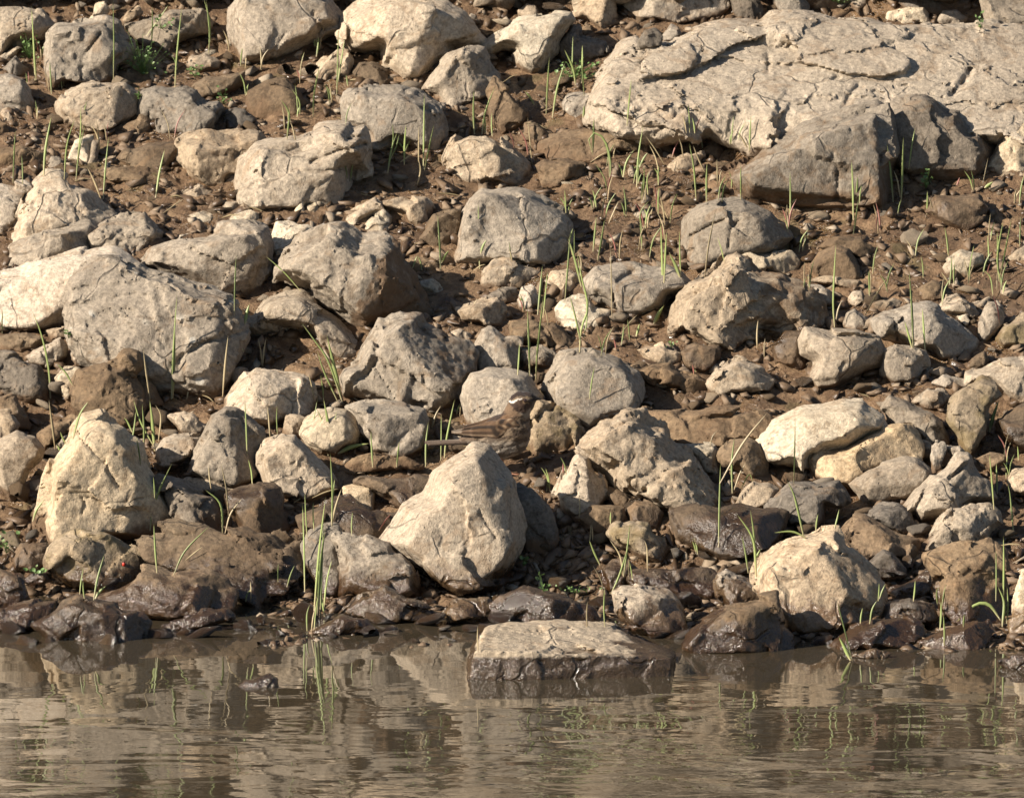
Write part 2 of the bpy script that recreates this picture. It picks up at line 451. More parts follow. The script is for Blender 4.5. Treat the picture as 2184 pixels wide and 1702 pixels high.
# ------------------------------------------------------------------ stones
ROCKS = []          # (object, outline in survey units, label, lowest y)
def build_rock(label, pts, mat='P', name='rock', tl=None, tr=None, f=None, cr=None, st=None, pits=0.0, md=0.5, flake=0.0, ext=0.10, kr=0.27, cut=1.0, back=0.13, crust=None, grow=1.05,
               on=False, lift=0.0, seed=None, rough=1.0, keep=True, contact=None, fine=1.0, group=None, cat='rock'):
    i = len(ROCKS)
    rs = np.random.default_rng(1000 + i if seed is None else seed)
    P = np.array([[float(c) for c in p.split(",")] for p in pts.split()]) if isinstance(pts, str) else np.array(pts, float)
    x0, y0 = P.min(0); x1, y1 = P.max(0)
    W, H = x1 - x0, y1 - y0
    xc = (x0 + x1) / 2
    if tl is None: tl = rs.uniform(0.25, 0.55)
    Tp = (min(W, 1.5 * H) * 0.95 if tr is None else tr * W)
    # where it stands
    low = P[P[:, 1] > y1 - 0.25 * H]
    cy = (y1 - 0.05 * H) if contact is None else contact
    cxp = low[:, 0].mean()
    if on:
        bpy.context.view_layer.update()
        d = px_ray(cxp, cy)
        hit, loc, nor, idx, ob, mt = SC.ray_cast(bpy.context.evaluated_depsgraph_get(), Vector(CAM), Vector(d))
        g = np.array(loc) if hit else ground_hit(cxp, cy)
    else:
        g = ground_hit(cxp, cy)
    zf = (g - CAM) @ FWD
    z = zf + back * Tp * zf / FPX
    s = z / FPX
    # local metric frame: u right, v up, w toward the camera
    ctr = np.array([xc, (y0 + y1) / 2])
    Q = P.copy()
    cen = P.mean(0)
    Q = cen + (Q - cen) * grow
    lowm = np.clip((Q[:, 1] - (y1 - 0.3 * H)) / (0.3 * H), 0, 1)
    Q[:, 1] += lowm * (0.0 if on else ext * H)
    L2 = np.stack([(Q[:, 0] - ctr[0]) * s, (ctr[1] - Q[:, 1]) * s], 1)
    Wm, Hm, T = W * s, H * s, Tp * s
    S = math.sqrt(Wm * Hm)
    h = max(2.45, min(4.8, 2.1 + math.sqrt(W * H) / 80.0)) * s / fine
    hw = 1.6 * h
    mg = 4 * h
    u = np.arange(L2[:, 0].min() - mg, L2[:, 0].max() + mg, h).astype(np.float32)
    v = np.arange(L2[:, 1].min() - mg, L2[:, 1].max() + mg, h).astype(np.float32)
    vmid = 0.0
    wl, wh = -0.58 * T - tl * 0.6 * Hm - mg, 0.36 * T + tl * 0.65 * Hm + mg
    w = np.arange(wl, wh + hw, hw).astype(np.float32)
    U, V = np.meshgrid(u, v, indexing='ij')
    d2 = poly_sdf(L2, U, V).astype(np.float32)
    ksm = 0.024 * S
    U3, V3, W3 = U[:, :, None], V[:, :, None], w[None, None, :]
    w0 = -tl * 0.85 * V3 - 0.2 * T
    d = (d2[:, :, None] + kr * np.abs(W3 - w0)) / math.sqrt(1 + kr * kr) + 0.0 * W3 - 0.010 * S
    fr0 = (0.34 * T - tl * V).astype(np.float32)
    nrm = math.sqrt(1 + tl * tl)
    d = smax(d, (W3 - fr0[:, :, None]) / nrm, ksm)
    d = smax(d, -(W3 + 0.5 * T + tl * V3) / nrm, ksm)
    def fold(x1_, y1_, x2_, y2_, ang):
        nonlocal d
        a = np.array([(x1_ - ctr[0]) * s, (ctr[1] - y1_) * s]); b = np.array([(x2_ - ctr[0]) * s, (ctr[1] - y2_) * s])
        e = (b - a) / (np.linalg.norm(b - a) + 1e-9)
        n = np.array([-e[1], e[0]])          # right-hand side of a line drawn downwards
        dist = (U - a[0]) * n[0] + (V - a[1]) * n[1]
        far = ((L2[:, 0] - a[0]) * n[0] + (L2[:, 1] - a[1]) * n[1]).max()
        t = min(math.tan(math.radians(ang)), 0.52 * T / max(far, 1e-6))
        q = (W3 - (fr0 - t * dist)[:, :, None]) / math.sqrt(1 + (t + tl * 0.5) ** 2)
        d = smax(d, q, ksm * 0.5)
    fl = list(f) if f else []
    J = lambda a: rs.uniform(-a, a)
    if not f or len(f) < 2:
        if not f:
            xr = x0 + W * (0.66 + J(0.1)); fl.append((xr + J(.16) * W, y0, xr + J(.16) * W, y1, 46 + J(14)))
        xl = x0 + W * (0.26 + J(0.08)); fl.append((xl + J(.14) * W, y1, xl + J(.14) * W, y0, 30 + J(12)))
        yt = y0 + H * (0.30 + J(0.1)); fl.append((x0, yt + J(.14) * H, x1, yt + J(.14) * H, 48 + J(14)))
    for q in fl: fold(*q)
    # broken faces: more flat facets turned a little against each other
    for k in range(2 if f else 4):
        px_, py_ = x0 + W * rs.uniform(0.25, 0.75), y0 + H * rs.uniform(0.2, 0.75)
        a_ = rs.uniform(0, 2 * math.pi)
        fold(px_ - math.cos(a_), py_ - math.sin(a_), px_ + math.cos(a_), py_ + math.sin(a_), rs.uniform(8, 30) * (0.5 if f else 1.0))
    # clean fracture planes knock the corners off
    near = np.argwhere(np.abs(d) < hw * 0.8)
    pn = np.stack([u[near[:, 0]], v[near[:, 1]], w[near[:, 2]]], 1)
    for k in range(6):
        nv = rs.normal(0, 1, 3); nv[2] = abs(nv[2]) + 0.35; nv /= np.linalg.norm(nv)
        sup = float((pn @ nv).max()) - rs.uniform(0.03, 0.13) * S * cut
        d = smax(d, (U3 * nv[0] + V3 * nv[1] + W3 * nv[2] - sup).astype(np.float32), 0.004 * S)
    # fracture, weathering
    band = np.abs(d) < (0.075 * S + 2 * h + (0.02 if (pits or st or cr) else 0.0))
    ii = np.argwhere(band)
    p = np.stack([u[ii[:, 0]], v[ii[:, 1]], w[ii[:, 2]]], 1)
    dv = d[band]
    off = rs.uniform(0, 1, 3)
    wob = sample(VOL_A, p / (1.7 * S) + off)
    K = 20
    lo = np.array([u[0], v[0], w[0]]); hi = np.array([u[-1], v[-1], w[-1]])
    seeds = rs.uniform(lo, hi, (K, 3)); grad = rs.normal(0, 1, (K, 3)); offs = rs.normal(0, 1, K)
    pw = p + 0.05 * S * np.stack([wob, np.roll(wob, 1) * 0, -wob], 1)
    best = np.full(len(p), 1e9); bi = np.zeros(len(p), int)
    for k in range(K):
        dd = ((pw - seeds[k]) ** 2).sum(1)
        mm = dd < best
        best[mm] = dd[mm]; bi[mm] = k
    fac = np.clip((grad[bi] * (p - seeds[bi])).sum(1) * 0.10, -0.05 * S, 0.05 * S) + offs[bi] * 0.015 * S
    rdg = np.abs(sample(VOL_A, p / (1.15 * S) + off * 1.7))
    dv = dv + rough * (0.005 * S * wob + 1.0 * fac - 0.013 * S * np.minimum(rdg, 0.6))
    det = sample(VOL_B, p / max(0.10, 0.8 * S) + off[::-1])
    dv = dv + rough * (0.0010 + 0.0028 * S) * det * 0.5
    if st:                                     # bedding fissures: (direction in degrees, spacing in units, depth in units)
        ang, spc, dep = st
        a = math.radians(ang)
        ph = (p[:, 0] * math.cos(a) + p[:, 1] * math.sin(a)) / (spc * s) + 0.75 * wob + 0.25 * det
        gr = np.exp(-((ph - np.round(ph)) / 0.13) ** 2) * np.clip(0.6 + 0.9 * sample(VOL_A, p / (0.7 * S) + off * .5), 0, 1)
        dv = dv + dep * s * gr
    if flake:
        a2 = sample(VOL_C, p / (1.6 * S) + off * 2.3) * 1.4 + 0.16 * det
        dv = dv + flake * s * (a2 - np.floor(a2) - 0.3)
    if pits:
        a1 = sample(VOL_A, p / (0.55 * S) + off * 2)
        dv = dv + pits * s * np.exp(-((a1 - 0.15) / 0.16) ** 2) * np.clip(0.5 + sample(VOL_A, p / (1.1 * S) + off * 3), 0, 1)
    if cr:
        for c in cr:
            lp = np.array([[(x - ctr[0]) * s, (ctr[1] - y) * s] for x, y in c[0]])
            ld = line_dist(lp, p[:, 0] + 0.006 * S * det, p[:, 1] + 0.01 * S * wob)
            dv = dv + c[2] * s * np.exp(-(ld / (c[1] * s)) ** 2) * (p[:, 2] > -0.2 * T)
    d[band] = dv - 0.012 * S
    # drop specks that broke away: keep the field closed at the border
    d[0], d[-1] = h, h; d[:, 0], d[:, -1] = h, h; d[:, :, 0], d[:, :, -1] = h, h
    co, quads = surface_nets(d, lo, np.array([h, h, hw]))
    if len(quads) == 0: return None
    quads, co = keep_main(quads, co)
    wc = at_depth(ctr[0], ctr[1], z)
    X = wc + co[:, :1] * RGT + co[:, 1:2] * UPV - co[:, 2:3] * FWD
    X = X + np.array([0, 0, lift * s])
    # what is dug into the bank is left away
    deep = X[:, 2] < HY(X[:, 1]) - 0.022
    qk = ~deep[quads].all(1)
    quads = quads[qk]
    us = np.unique(quads)
    rm = np.zeros(len(X), dtype=np.int64); rm[us] = np.arange(len(us))
    quads = rm[quads]; X = X[us]
    pv = co[us] if len(us) else co
    dirt_shade = np.exp(-(np.abs(sample(VOL_A, pv / (1.15 * S) + off * 1.7)) / 0.10) ** 2)  # mask of the creases, for grime and painted-in shade
    base = np.array([X[:, 0].mean(), X[:, 1].mean(), X[:, 2].min()])
    hg = X[:, 2] - HY(X[:, 1])
    damp = np.clip(1.0 - hg / (max(0.016, md * 0.62 * Hm)), 0, 1) if md > 0 else np.zeros(len(X))
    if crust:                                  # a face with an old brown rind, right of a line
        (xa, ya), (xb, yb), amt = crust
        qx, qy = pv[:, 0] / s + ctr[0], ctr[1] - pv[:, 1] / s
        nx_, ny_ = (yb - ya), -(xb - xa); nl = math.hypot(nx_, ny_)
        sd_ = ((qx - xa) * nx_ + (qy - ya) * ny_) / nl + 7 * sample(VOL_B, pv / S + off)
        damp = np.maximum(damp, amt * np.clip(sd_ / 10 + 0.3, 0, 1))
    me = mesh_np(name, X - base, quads=quads, mat=M[mat], attrs={"damp": damp, "dirt_shade": dirt_shade}, sharp=30)
    o = obj(name, me, loc=base)
    tag(o, label, cat, group)
    ROCKS.append((o, P, label, y1))
    return o

def keep_main(quads, co):
    # connected pieces by label propagation; tiny crumbs are dropped
    n = len(co)
    lab = np.arange(n)
    e = np.concatenate([quads[:, [0, 1]], quads[:, [1, 2]], quads[:, [2, 3]], quads[:, [3, 0]]])
    for _ in range(400):
        m = np.minimum(lab[e[:, 0]], lab[e[:, 1]])
        new = lab.copy()
        np.minimum.at(new, e[:, 0], m); np.minimum.at(new, e[:, 1], m)
        new = new[new]
        if (new == lab).all(): break
        lab = new
    ids, cnt = np.unique(lab, return_counts=True)
    if len(ids) == 1: return quads, co
    main = ids[np.argmax(cnt)]
    kv = lab == main
    idx = np.cumsum(kv) - 1
    q = quads[kv[quads[:, 0]]]
    return idx[q], co[kv]

R = build_rock
# --- the far rows
R("large pale eroded slab with pits, upper right of the bank", "1272,240 1276,205 1285,165 1292,135 1318,105 1340,80 1375,66 1400,86 1440,98 1500,62 1560,50 1592,52 1630,60 1660,35 1720,32 1778,48 1845,38 1880,52 1975,55 2110,55 2230,60 2230,310 2120,270 1980,275 1800,300 1600,292 1517,266 1417,270 1342,264", 'E', name='flat_rock', tl=1.65, tr=0.22, back=0.3, f=[(1620,236,1275,200,52),(1275,300,1300,100,30)], pits=4, flake=9, rough=0.5, cut=0.15, md=0.5, fine=1.1,
  cr=[([(1640,70),(1648,130),(1640,160)],3,7),([(1795,225),(1815,205),(1830,190)],5,8),([(2030,210),(2060,190),(2075,160)],6,12)])
R("grey granular boulder cut by the right frame edge, topmost", "2096,-14 2098,0 2113,50 2123,108 2150,162 2170,195 2230,205 2230,-14", 'G', contact=150, md=0.2)
R("grey round-topped boulder at the upper left frame edge", "-14,22 30,18 62,20 85,25 107,55 85,82 28,88 10,112 -14,124", 'G')
R("broad grey boulder with one curved crack, upper left", "92,72 120,48 225,40 250,50 255,72 282,100 276,128 250,142 240,170 212,180 180,178 140,168 120,187 84,167", 'G', f=[(250,40,262,150,40),(90,95,230,60,35)], cr=[([(216,72),(200,98),(182,122),(175,150),(178,176)],2.6,9)])
R("low grey rock with dark right flank beside leafy plant", "272,55 355,27 425,29 445,50 435,70 390,78 350,110 308,102 280,72", 'G')
R("small upright cream stone standing on upper left boulder", "192,40 205,10 222,6 232,20 226,42", 'C', contact=44, md=0)
R("rough small stone heap right of the cream standing stone", "255,45 270,25 295,12 305,28 290,42 265,55", 'T')
R("big smooth grey boulder at the top, left of centre", "495,20 520,-14 640,-14 700,0 722,40 718,60 690,70 672,92 656,100 590,130 562,137 520,125 510,100 497,60", 'P', f=[(705,-10,680,110,42),(500,30,720,10,30)], cr=[([(668,30),(676,50),(690,66)],3,9),([(610,70),(595,98),(568,128)],2.2,7)], md=0.25)
R("pale boulder half in shadow, top centre", "726,42 758,20 803,0 870,-12 946,10 984,32 1020,75 1034,95 958,105 906,172 846,172 813,140 813,105 783,114 746,112 726,75", 'E', f=[(948,10,905,175,50),(830,180,805,0,38)], md=0.15)
R("pointed grey rock below the top centre pale boulder", "903,190 956,120 988,100 1028,110 1040,135 1058,160 1052,200 1003,222 970,232 940,222 930,200", 'G', f=[(988,98,1006,225,48),(905,200,1000,90,20)], st=(20, 26, 4), cut=0.45)
R("brown rubbly stone right of the pointed grey rock", "1055,165 1075,185 1095,210 1120,240 1118,262 1090,280 1060,275 1045,230 1040,195", 'B')
R("smooth pale rock tilted up to the right, top centre", "1030,98 1075,65 1110,45 1175,28 1215,28 1224,45 1200,65 1185,95 1165,150 1130,155 1105,140 1095,110 1075,105 1050,115", 'C', f=[(1224,38,1165,155,58),(1030,100,1220,20,15)], md=0.2)
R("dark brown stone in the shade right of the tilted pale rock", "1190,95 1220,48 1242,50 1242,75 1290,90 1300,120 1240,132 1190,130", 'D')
R("cream-topped stone at the top frame edge, centre right", "1224,5 1250,-12 1308,-12 1312,48 1300,65 1282,65 1252,40 1225,35", 'T', md=0.9)
R("wide flat grey boulder cut by the top edge", "1330,-14 1540,-14 1547,20 1505,32 1442,50 1362,38 1332,38", 'P', md=0.1)
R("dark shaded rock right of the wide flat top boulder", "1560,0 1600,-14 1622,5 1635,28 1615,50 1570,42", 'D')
R("pale rock at the top edge touching the eroded slab", "1645,-14 1720,-14 1730,10 1725,30 1700,34 1660,26", 'G')
R("long brown rock in shade behind the eroded slab", "1910,10 1930,-14 2060,-14 2065,20 2040,35 1930,25", 'D', contact=22)
R("pair-like pale stone on the rim of the eroded slab", "1885,47 1900,28 1935,15 1970,15 1985,30 1980,50 1930,54", 'C', contact=40, md=0)
R("small pale stone behind the slab rim, far right", "2000,45 2012,25 2040,22 2060,40 2050,56 2015,56", 'G', contact=44, md=0)
R("low dark stone behind slab rim, beside long brown rock", "1800,20 1815,2 1845,0 1850,15 1830,24", 'P', contact=22)
R("small round stone lodged on the slab's left shoulder", "1364,88 1375,65 1395,60 1410,75 1407,98 1387,105 1367,100", 'D', on=True, md=0)
R("small tan stone perched right of the slab's lodged stone", "1412,80 1432,52 1447,60 1450,75 1437,88 1415,88", 'G', on=True, md=0)
R("tan stone half hidden above the tilted pale rock", "1104,22 1124,10 1144,12 1147,30 1134,45 1107,34", 'T')
R("little brown stone below the cream-topped stone", "1239,62 1250,50 1262,58 1267,72 1245,76", 'B')
R("little grey stone in the shade of the top centre boulder", "993,37 1005,28 1018,35 1016,50 998,54", 'G')
R("large grey-brown wedge rock with broad dark shadow, right", "1545,378 1590,350 1640,318 1720,275 1800,245 1868,216 1884,224 1895,260 1905,330 1905,400 1895,440 1800,445 1700,435 1600,415", 'G', tl=0.45, f=[(1876,214,1898,440,52),(1545,385,1868,214,22)], md=1.0, st=(70, 60, 4), cr=[([(1775,330),(1790,380),(1782,430)],3,8)], cut=0.45)
R("dark pitted rock in the wedge rock's shadow, right", "1896,252 1936,222 1976,211 1996,219 2016,238 2044,238 2056,260 2068,270 2081,268 2114,280 2126,305 2114,338 2096,368 2070,382 1950,382 1905,345", 'D', pits=5, f=[(1990,215,2075,300,35),(1900,262,1990,205,25)], md=0.6)  # the dark material paints in the shadow the wedge rock casts here
R("smooth cream stone at the right edge below the slab", "2092,364 2120,330 2140,288 2168,272 2185,262 2230,262 2230,378 2170,370 2130,377", 'C', md=0.25)
R("brown-grey rock at left edge under the uppermost boulder", "-14,165 20,160 48,172 62,195 80,225 70,245 38,252 -14,244", 'G', md=0.8)
R("dark small stone between upper left boulders", "5,147 32,120 58,145 60,160 25,167", 'D')
R("thin tilted slab stone leaning at the left edge", "-10,127 35,100 45,103 15,132 -10,142", 'P')
R("rounded tan-grey rock, second stone row at left", "128,232 140,198 175,180 200,178 237,180 262,180 288,205 300,240 292,252 265,265 235,278 208,282 175,274 140,264 130,250", 'T', f=[(240,178,232,282,42),(130,215,250,178,35)], md=0.35)
R("flat-faced rock with slanting fissures, left", "299,225 305,198 332,190 370,195 392,192 412,200 422,215 465,212 478,230 462,265 450,274 425,285 400,292 370,284 332,284 325,260 300,245", 'G', st=(-28, 46, 6), tl=0.5, rough=0.7, md=0.3)
R("brown lump wedged between rounded rock and fissured rock", "240,290 243,275 300,250 320,255 326,270 310,297 260,297", 'B')
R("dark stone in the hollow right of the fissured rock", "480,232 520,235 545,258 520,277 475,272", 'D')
R("cream-faced rough rock left of the layered boulder", "383,300 400,288 450,275 510,274 550,285 560,310 545,360 515,392 470,402 430,397 395,374 385,340", 'T', md=0.2, rough=1.2)
R("big layered boulder with a long split, left of centre", "513,400 515,380 520,340 530,318 546,303 600,300 640,297 690,272 735,270 745,285 768,278 775,300 778,325 770,345 775,362 745,364 750,395 735,442 700,452 640,447 570,442 520,422", 'P', tl=0.35, f=[(748,270,742,452,50),(525,325,770,285,42)], cr=[([(780,312),(720,325),(665,350)],3,13),([(735,362),(680,368),(640,366)],3,8),([(775,296),(740,302)],2.5,8)], md=0.25)
R("block with a flat top and upright fissures, upper centre", "732,225 738,198 758,189 783,186 811,190 846,187 876,192 901,192 916,200 936,212 948,242 951,275 946,325 936,339 906,324 846,307 811,324 786,322 776,292 736,265", 'G', tl=0.25, f=[(922,195,916,335,56),(732,203,945,205,30)], st=(8, 42, 5), rough=0.7, md=0.15)
R("round rough stone right of the fissured block", "957,338 973,305 1001,288 1036,287 1058,295 1076,308 1095,330 1120,355 1130,387 1085,394 1046,390 1008,392 976,384 959,360", 'T', f=[(1068,290,1046,392,50),(957,335,1080,285,42)], rough=1.5, pits=3, md=0.15)
R("small grey-tan stone under the big smooth top boulder", "661,155 693,130 721,105 741,108 751,130 743,162 721,174 686,177 666,172", 'T')
R("flat brown stone under the top centre pale boulder", "753,155 766,135 793,132 816,148 841,162 838,180 816,187 771,182", 'B')
R("broad brown silted rock left of the fissured block", "531,195 571,175 608,172 641,200 653,225 641,247 596,252 546,254 530,235", 'B', md=1)
R("squat grey stone beside green plants, left of the slab", "1199,220 1212,200 1244,198 1264,208 1264,245 1244,264 1216,252 1200,238", 'G', md=0.6)
R("wide flat brown rock below the eroded slab", "1167,302 1204,288 1267,275 1342,272 1387,282 1412,302 1427,330 1392,337 1317,327 1267,344 1192,342 1165,322", 'B', tl=1.0, tr=0.5, md=1)
R("brown rock with shaded end below the wide flat brown rock", "1150,375 1140,352 1162,338 1212,340 1252,350 1247,372 1212,390 1175,404 1152,402", 'B', md=0.6)
R("tan wedge stone pointing right, left of the wedge rock", "1419,357 1447,335 1497,320 1500,335 1482,365 1454,377 1429,370", 'T', md=0.4)
R("brown knob beside the pointing tan wedge stone", "1500,322 1520,300 1540,310 1540,335 1520,350 1505,347", 'B')
R("brown angular stone beside the rough round stone", "1112,300 1122,265 1142,260 1175,282 1177,295 1155,312", 'B')
R("flat tan stone in grass below the low grey rock", "408,125 438,118 470,132 465,145 425,152 400,140", 'T')
R("low grey-brown stone between two grass shoots, upper left", "412,185 438,165 500,160 522,148 520,175 475,200 425,210", 'B')
R("upright tan splinter stone among grass, left", "145,345 160,300 175,295 198,280 195,312 180,360 155,362", 'C', md=0.2)
R("narrow grey stone behind the tan splinter", "198,300 208,302 210,338 198,364 186,357", 'G')
R("small half-lit stone right of the tan splinter", "206,357 220,338 245,332 266,350 240,362", 'T')
R("broad brown rock left of the cream-faced rough rock", "268,325 312,308 378,308 388,335 365,352 355,377 275,357 258,340", 'B', md=1)
R("flat brown rock below the broad brown rock at left", "205,370 275,355 345,370 370,398 350,408 288,394 225,384", 'B', md=0.8)
R("small grey block among grass at far left", "100,350 108,332 138,338 138,362 120,377 104,372", 'G')
R("flat brown silted rock at the left edge among grass", "-14,330 45,310 92,332 90,358 25,372 -14,364", 'B', md=1)
R("little tan stone at the left edge, below brown-grey rock", "2,242 15,234 38,262 35,274 10,260", 'T')
R("brown stone cut by the left edge, above silted rock", "-14,255 15,265 20,282 10,302 -14,300", 'B')
# --- the middle rows
R("tall cracked rock behind the left boulder pile", "22,517 30,470 50,425 75,390 100,374 120,376 140,390 180,408 200,435 235,467 200,502 100,522", 'P', st=(12, 38, 4), md=0.2)
R("pale flat-topped rock at left edge of the boulder pile", "-14,392 50,395 62,402 48,430 40,445 28,485 15,497 -14,500", 'P', md=0.15)
R("long rounded grey rock at the left of the pile", "12,566 25,525 60,505 100,478 130,478 175,468 205,490 200,547 75,572 18,580", 'G', md=0.2)
R("bulging grey rock with deep creases in the left pile", "185,500 220,478 250,463 282,449 298,453 308,470 338,498 335,525 320,535 295,565 275,552 240,545 200,545", 'G', st=(-15, 40, 7), md=0.2)
R("smooth grey-tan boulder reaching the left frame edge", "-14,595 50,578 88,553 172,538 185,533 235,528 262,543 295,566 290,592 230,645 170,662 158,677 140,692 60,697 0,692 -14,680", 'E', st=(5, 55, 4), rough=0.6, md=0.15, tl=0.7)
R("largest grey boulder with pale lichen spots, left", "160,600 188,570 212,553 250,550 295,570 312,585 382,598 438,623 488,645 502,675 522,708 525,720 512,745 490,782 462,827 435,830 400,817 325,817 250,790 175,747 160,738 155,643", 'S', tl=0.6, tr=0.6, f=[(505,640,420,835,46),(155,650,500,640,18),(160,590,150,745,0.1)], cr=[([(470,640),(478,665),(500,690)],2.5,8),([(525,705),(440,735),(385,760),(380,790)],4,8)], rough=0.65, flake=8, md=0.1)
R("rounded grey rock with rough right flank behind lichen boulder", "300,570 330,530 375,513 475,490 546,486 563,488 574,520 571,565 553,602 540,620 488,642 438,617 382,600 312,584", 'G', f=[(300,610,545,500,0.1),(580,525,320,600,34)], st=(-60, 30, 3), md=0.3)
R("brown layered chunk leaning on the lichen boulder", "160,815 175,793 225,775 252,775 262,758 288,760 297,783 280,800 300,830 305,862 288,902 240,897 190,890 155,862", 'B', md=0.3, st=(80, 24, 5))
R("tan flake rock atop the brown layered chunk", "205,752 212,735 282,730 287,757 260,777 225,777", 'T', contact=800, md=0)
R("brown crumbly lump in lichen boulder's shadow", "270,817 300,803 325,825 345,857 300,872", 'B')
R("dark ridged rock at the left edge, middle height", "-14,748 25,753 50,768 65,775 85,780 100,813 105,847 60,852 20,840 -14,828", 'D', st=(-50, 16, 5), md=0.2)
R("tan stone behind the dark ridged rock", "52,762 95,738 125,725 140,740 140,760 105,782 88,780 65,775", 'P', md=0.1)
R("low flat brown stone below the smooth left boulder", "-10,720 50,710 100,722 82,742 50,750 -10,747", 'B')
R("small flat stone at the foot of the smooth left boulder", "100,705 138,698 142,718 110,724", 'T')
R("cream pointed stone beside the dark ridged rock", "120,807 138,783 168,786 172,798 160,817 155,852 140,847", 'C', md=0.1)
R("little pale stone above the cream pointed stone", "148,752 162,745 175,758 172,780 160,777", 'P')
R("pale upright flake in front of the layered boulder", "617,477 640,430 646,418 650,445 660,472 640,480", 'C', contact=482, md=0)
R("second pale flake, right of the upright flake", "655,437 672,430 680,450 670,482 657,467", 'C', contact=482, md=0)
R("tan rock behind the rock with dark right face", "574,520 591,478 616,470 638,478 678,486 684,497 634,512 606,547 591,558 576,550", 'C', md=0.1)
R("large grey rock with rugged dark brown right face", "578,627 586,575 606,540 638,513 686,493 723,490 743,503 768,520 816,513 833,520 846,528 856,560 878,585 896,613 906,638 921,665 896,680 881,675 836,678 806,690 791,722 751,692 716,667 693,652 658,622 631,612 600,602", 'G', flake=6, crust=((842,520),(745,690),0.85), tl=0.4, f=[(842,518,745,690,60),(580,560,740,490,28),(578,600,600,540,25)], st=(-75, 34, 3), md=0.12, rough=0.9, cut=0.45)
R("low tan rock with an overhang, between two big grey rocks", "525,692 571,640 606,628 643,625 658,633 696,660 716,678 746,727 775,747 771,772 741,770 696,750 656,715 621,708 571,705 528,714", 'P', f=[(636,625,690,760,44),(525,665,640,622,25)], contact=748, md=0.0)
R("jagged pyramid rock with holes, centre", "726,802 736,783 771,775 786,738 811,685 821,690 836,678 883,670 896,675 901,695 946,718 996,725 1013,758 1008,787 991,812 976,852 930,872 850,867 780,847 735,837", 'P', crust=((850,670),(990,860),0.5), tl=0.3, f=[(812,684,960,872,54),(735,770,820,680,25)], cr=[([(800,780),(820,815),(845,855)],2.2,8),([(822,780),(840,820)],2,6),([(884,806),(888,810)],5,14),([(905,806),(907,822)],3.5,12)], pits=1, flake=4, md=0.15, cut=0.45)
R("blocky grey-tan rock under the jagged pyramid rock", "736,868 771,858 833,866 881,868 903,873 913,896 906,928 901,953 866,973 833,970 798,958 793,936 771,918 761,890", 'G', f=[(895,868,905,960,50),(840,870,795,960,22),(736,880,915,876,40)], md=0.3)
R("round cream stone behind grass, left of the bird", "641,925 653,896 676,878 706,871 736,878 756,896 766,921 763,945 736,953 716,968 686,960 656,948", 'C', f=[(750,870,755,970,30),(641,905,760,885,35)], rough=0.6, md=0.1)
R("rounded pale rock left of the jagged pyramid rock", "480,852 500,815 546,780 583,785 641,808 661,825 668,850 655,892 620,887 580,902 520,902 485,882", 'P', md=0.1)
R("pointed grey rock with a dark right side, left", "400,1002 425,945 440,915 450,890 480,873 500,880 528,908 550,925 560,960 545,1002 500,1032 440,1012", 'G', f=[(488,872,496,1030,52),(400,1000,480,870,20)], md=0.3, cut=0.45)
R("oblong grey rock right of the tall cream boulder", "334,960 350,938 388,928 430,928 425,957 410,978 375,988 350,998 335,985", 'P', md=0.4)
R("small tan flake above the oblong grey rock", "362,888 390,881 410,883 440,915 422,928 392,928", 'T', md=0.2)
R("rounded pale grey rock, left of the tan cube stone", "551,968 568,943 603,931 628,931 651,956 681,991 701,1016 716,1036 696,1043 666,1060 648,1066 628,1053 601,1048 571,1033 556,1003", 'P', f=[(640,930,720,1040,30),(551,970,640,930,35)], rough=0.7, md=0.05)
R("smooth grey rock at the left edge, lit top", "-14,970 -8,943 35,923 50,928 72,933 90,958 85,978 60,1003 28,1058 5,1028", 'P', f=[(92,940,28,1060,50),(-10,985,92,960,-25)], rough=0.5, md=0.25)
R("tan rock at left edge above the smooth lit rock", "-14,873 15,876 40,906 35,923 10,938 -14,943", 'T', md=0.2)
R("brown rock at left edge under the dark ridged rock", "-14,851 30,848 55,888 62,907 40,910 0,880", 'B')
R("tall cream boulder with broken right side, lower left", "90,1098 100,1066 108,1026 118,991 145,951 160,918 180,901 215,893 238,901 260,916 275,936 292,951 295,986 315,1011 332,1036 362,1076 372,1098 350,1123 300,1135 225,1135 175,1135 132,1148 108,1133", 'Y', tl=0.3, f=[(284,945,205,1140,38),(300,980,330,1130,30),(90,1080,200,890,18)], cr=[([(165,918),(190,950),(225,985),(240,1015),(260,1040)],3,10),([(170,1050),(185,1075),(180,1100)],2,6)], md=0.22, cut=0.45)
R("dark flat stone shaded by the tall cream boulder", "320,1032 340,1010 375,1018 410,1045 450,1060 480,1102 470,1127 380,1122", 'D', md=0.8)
R("narrow tan stone above the shaded dark flat stone", "378,1033 400,1021 438,1018 475,1023 498,1043 462,1050 405,1045", 'T', md=0)
R("dark wet rock below the pointed grey rock", "475,1052 510,1040 546,1036 596,1040 606,1067 600,1092 615,1127 560,1142 520,1132 485,1092", 'W', md=0.6)
R("long flat stone left of the tall cream boulder, upper", "78,925 112,906 150,888 170,893 155,918 140,925 95,960", 'B', md=0.2)
R("small grey stone left of the tall cream boulder", "95,960 125,938 150,923 140,958 120,966", 'G')
R("big rock with grey front, upper centre right", "960,557 971,510 983,460 993,425 1006,410 1026,398 1060,400 1085,402 1110,410 1145,428 1175,445 1200,458 1214,475 1217,500 1212,552 1175,567 1130,567 1092,557 1020,562", 'G', f=[(1135,405,1140,570,44),(985,440,1130,396,40)], rough=0.9, md=0.3)
R("tan silted rock left of the big grey-fronted rock", "894,510 928,460 991,440 975,500 970,552 921,527", 'B', md=0.8)
R("long tan stone slanting up right, below the layered boulder", "731,465 766,440 801,425 813,433 816,450 771,472 758,492 743,497", 'T', md=0.4)
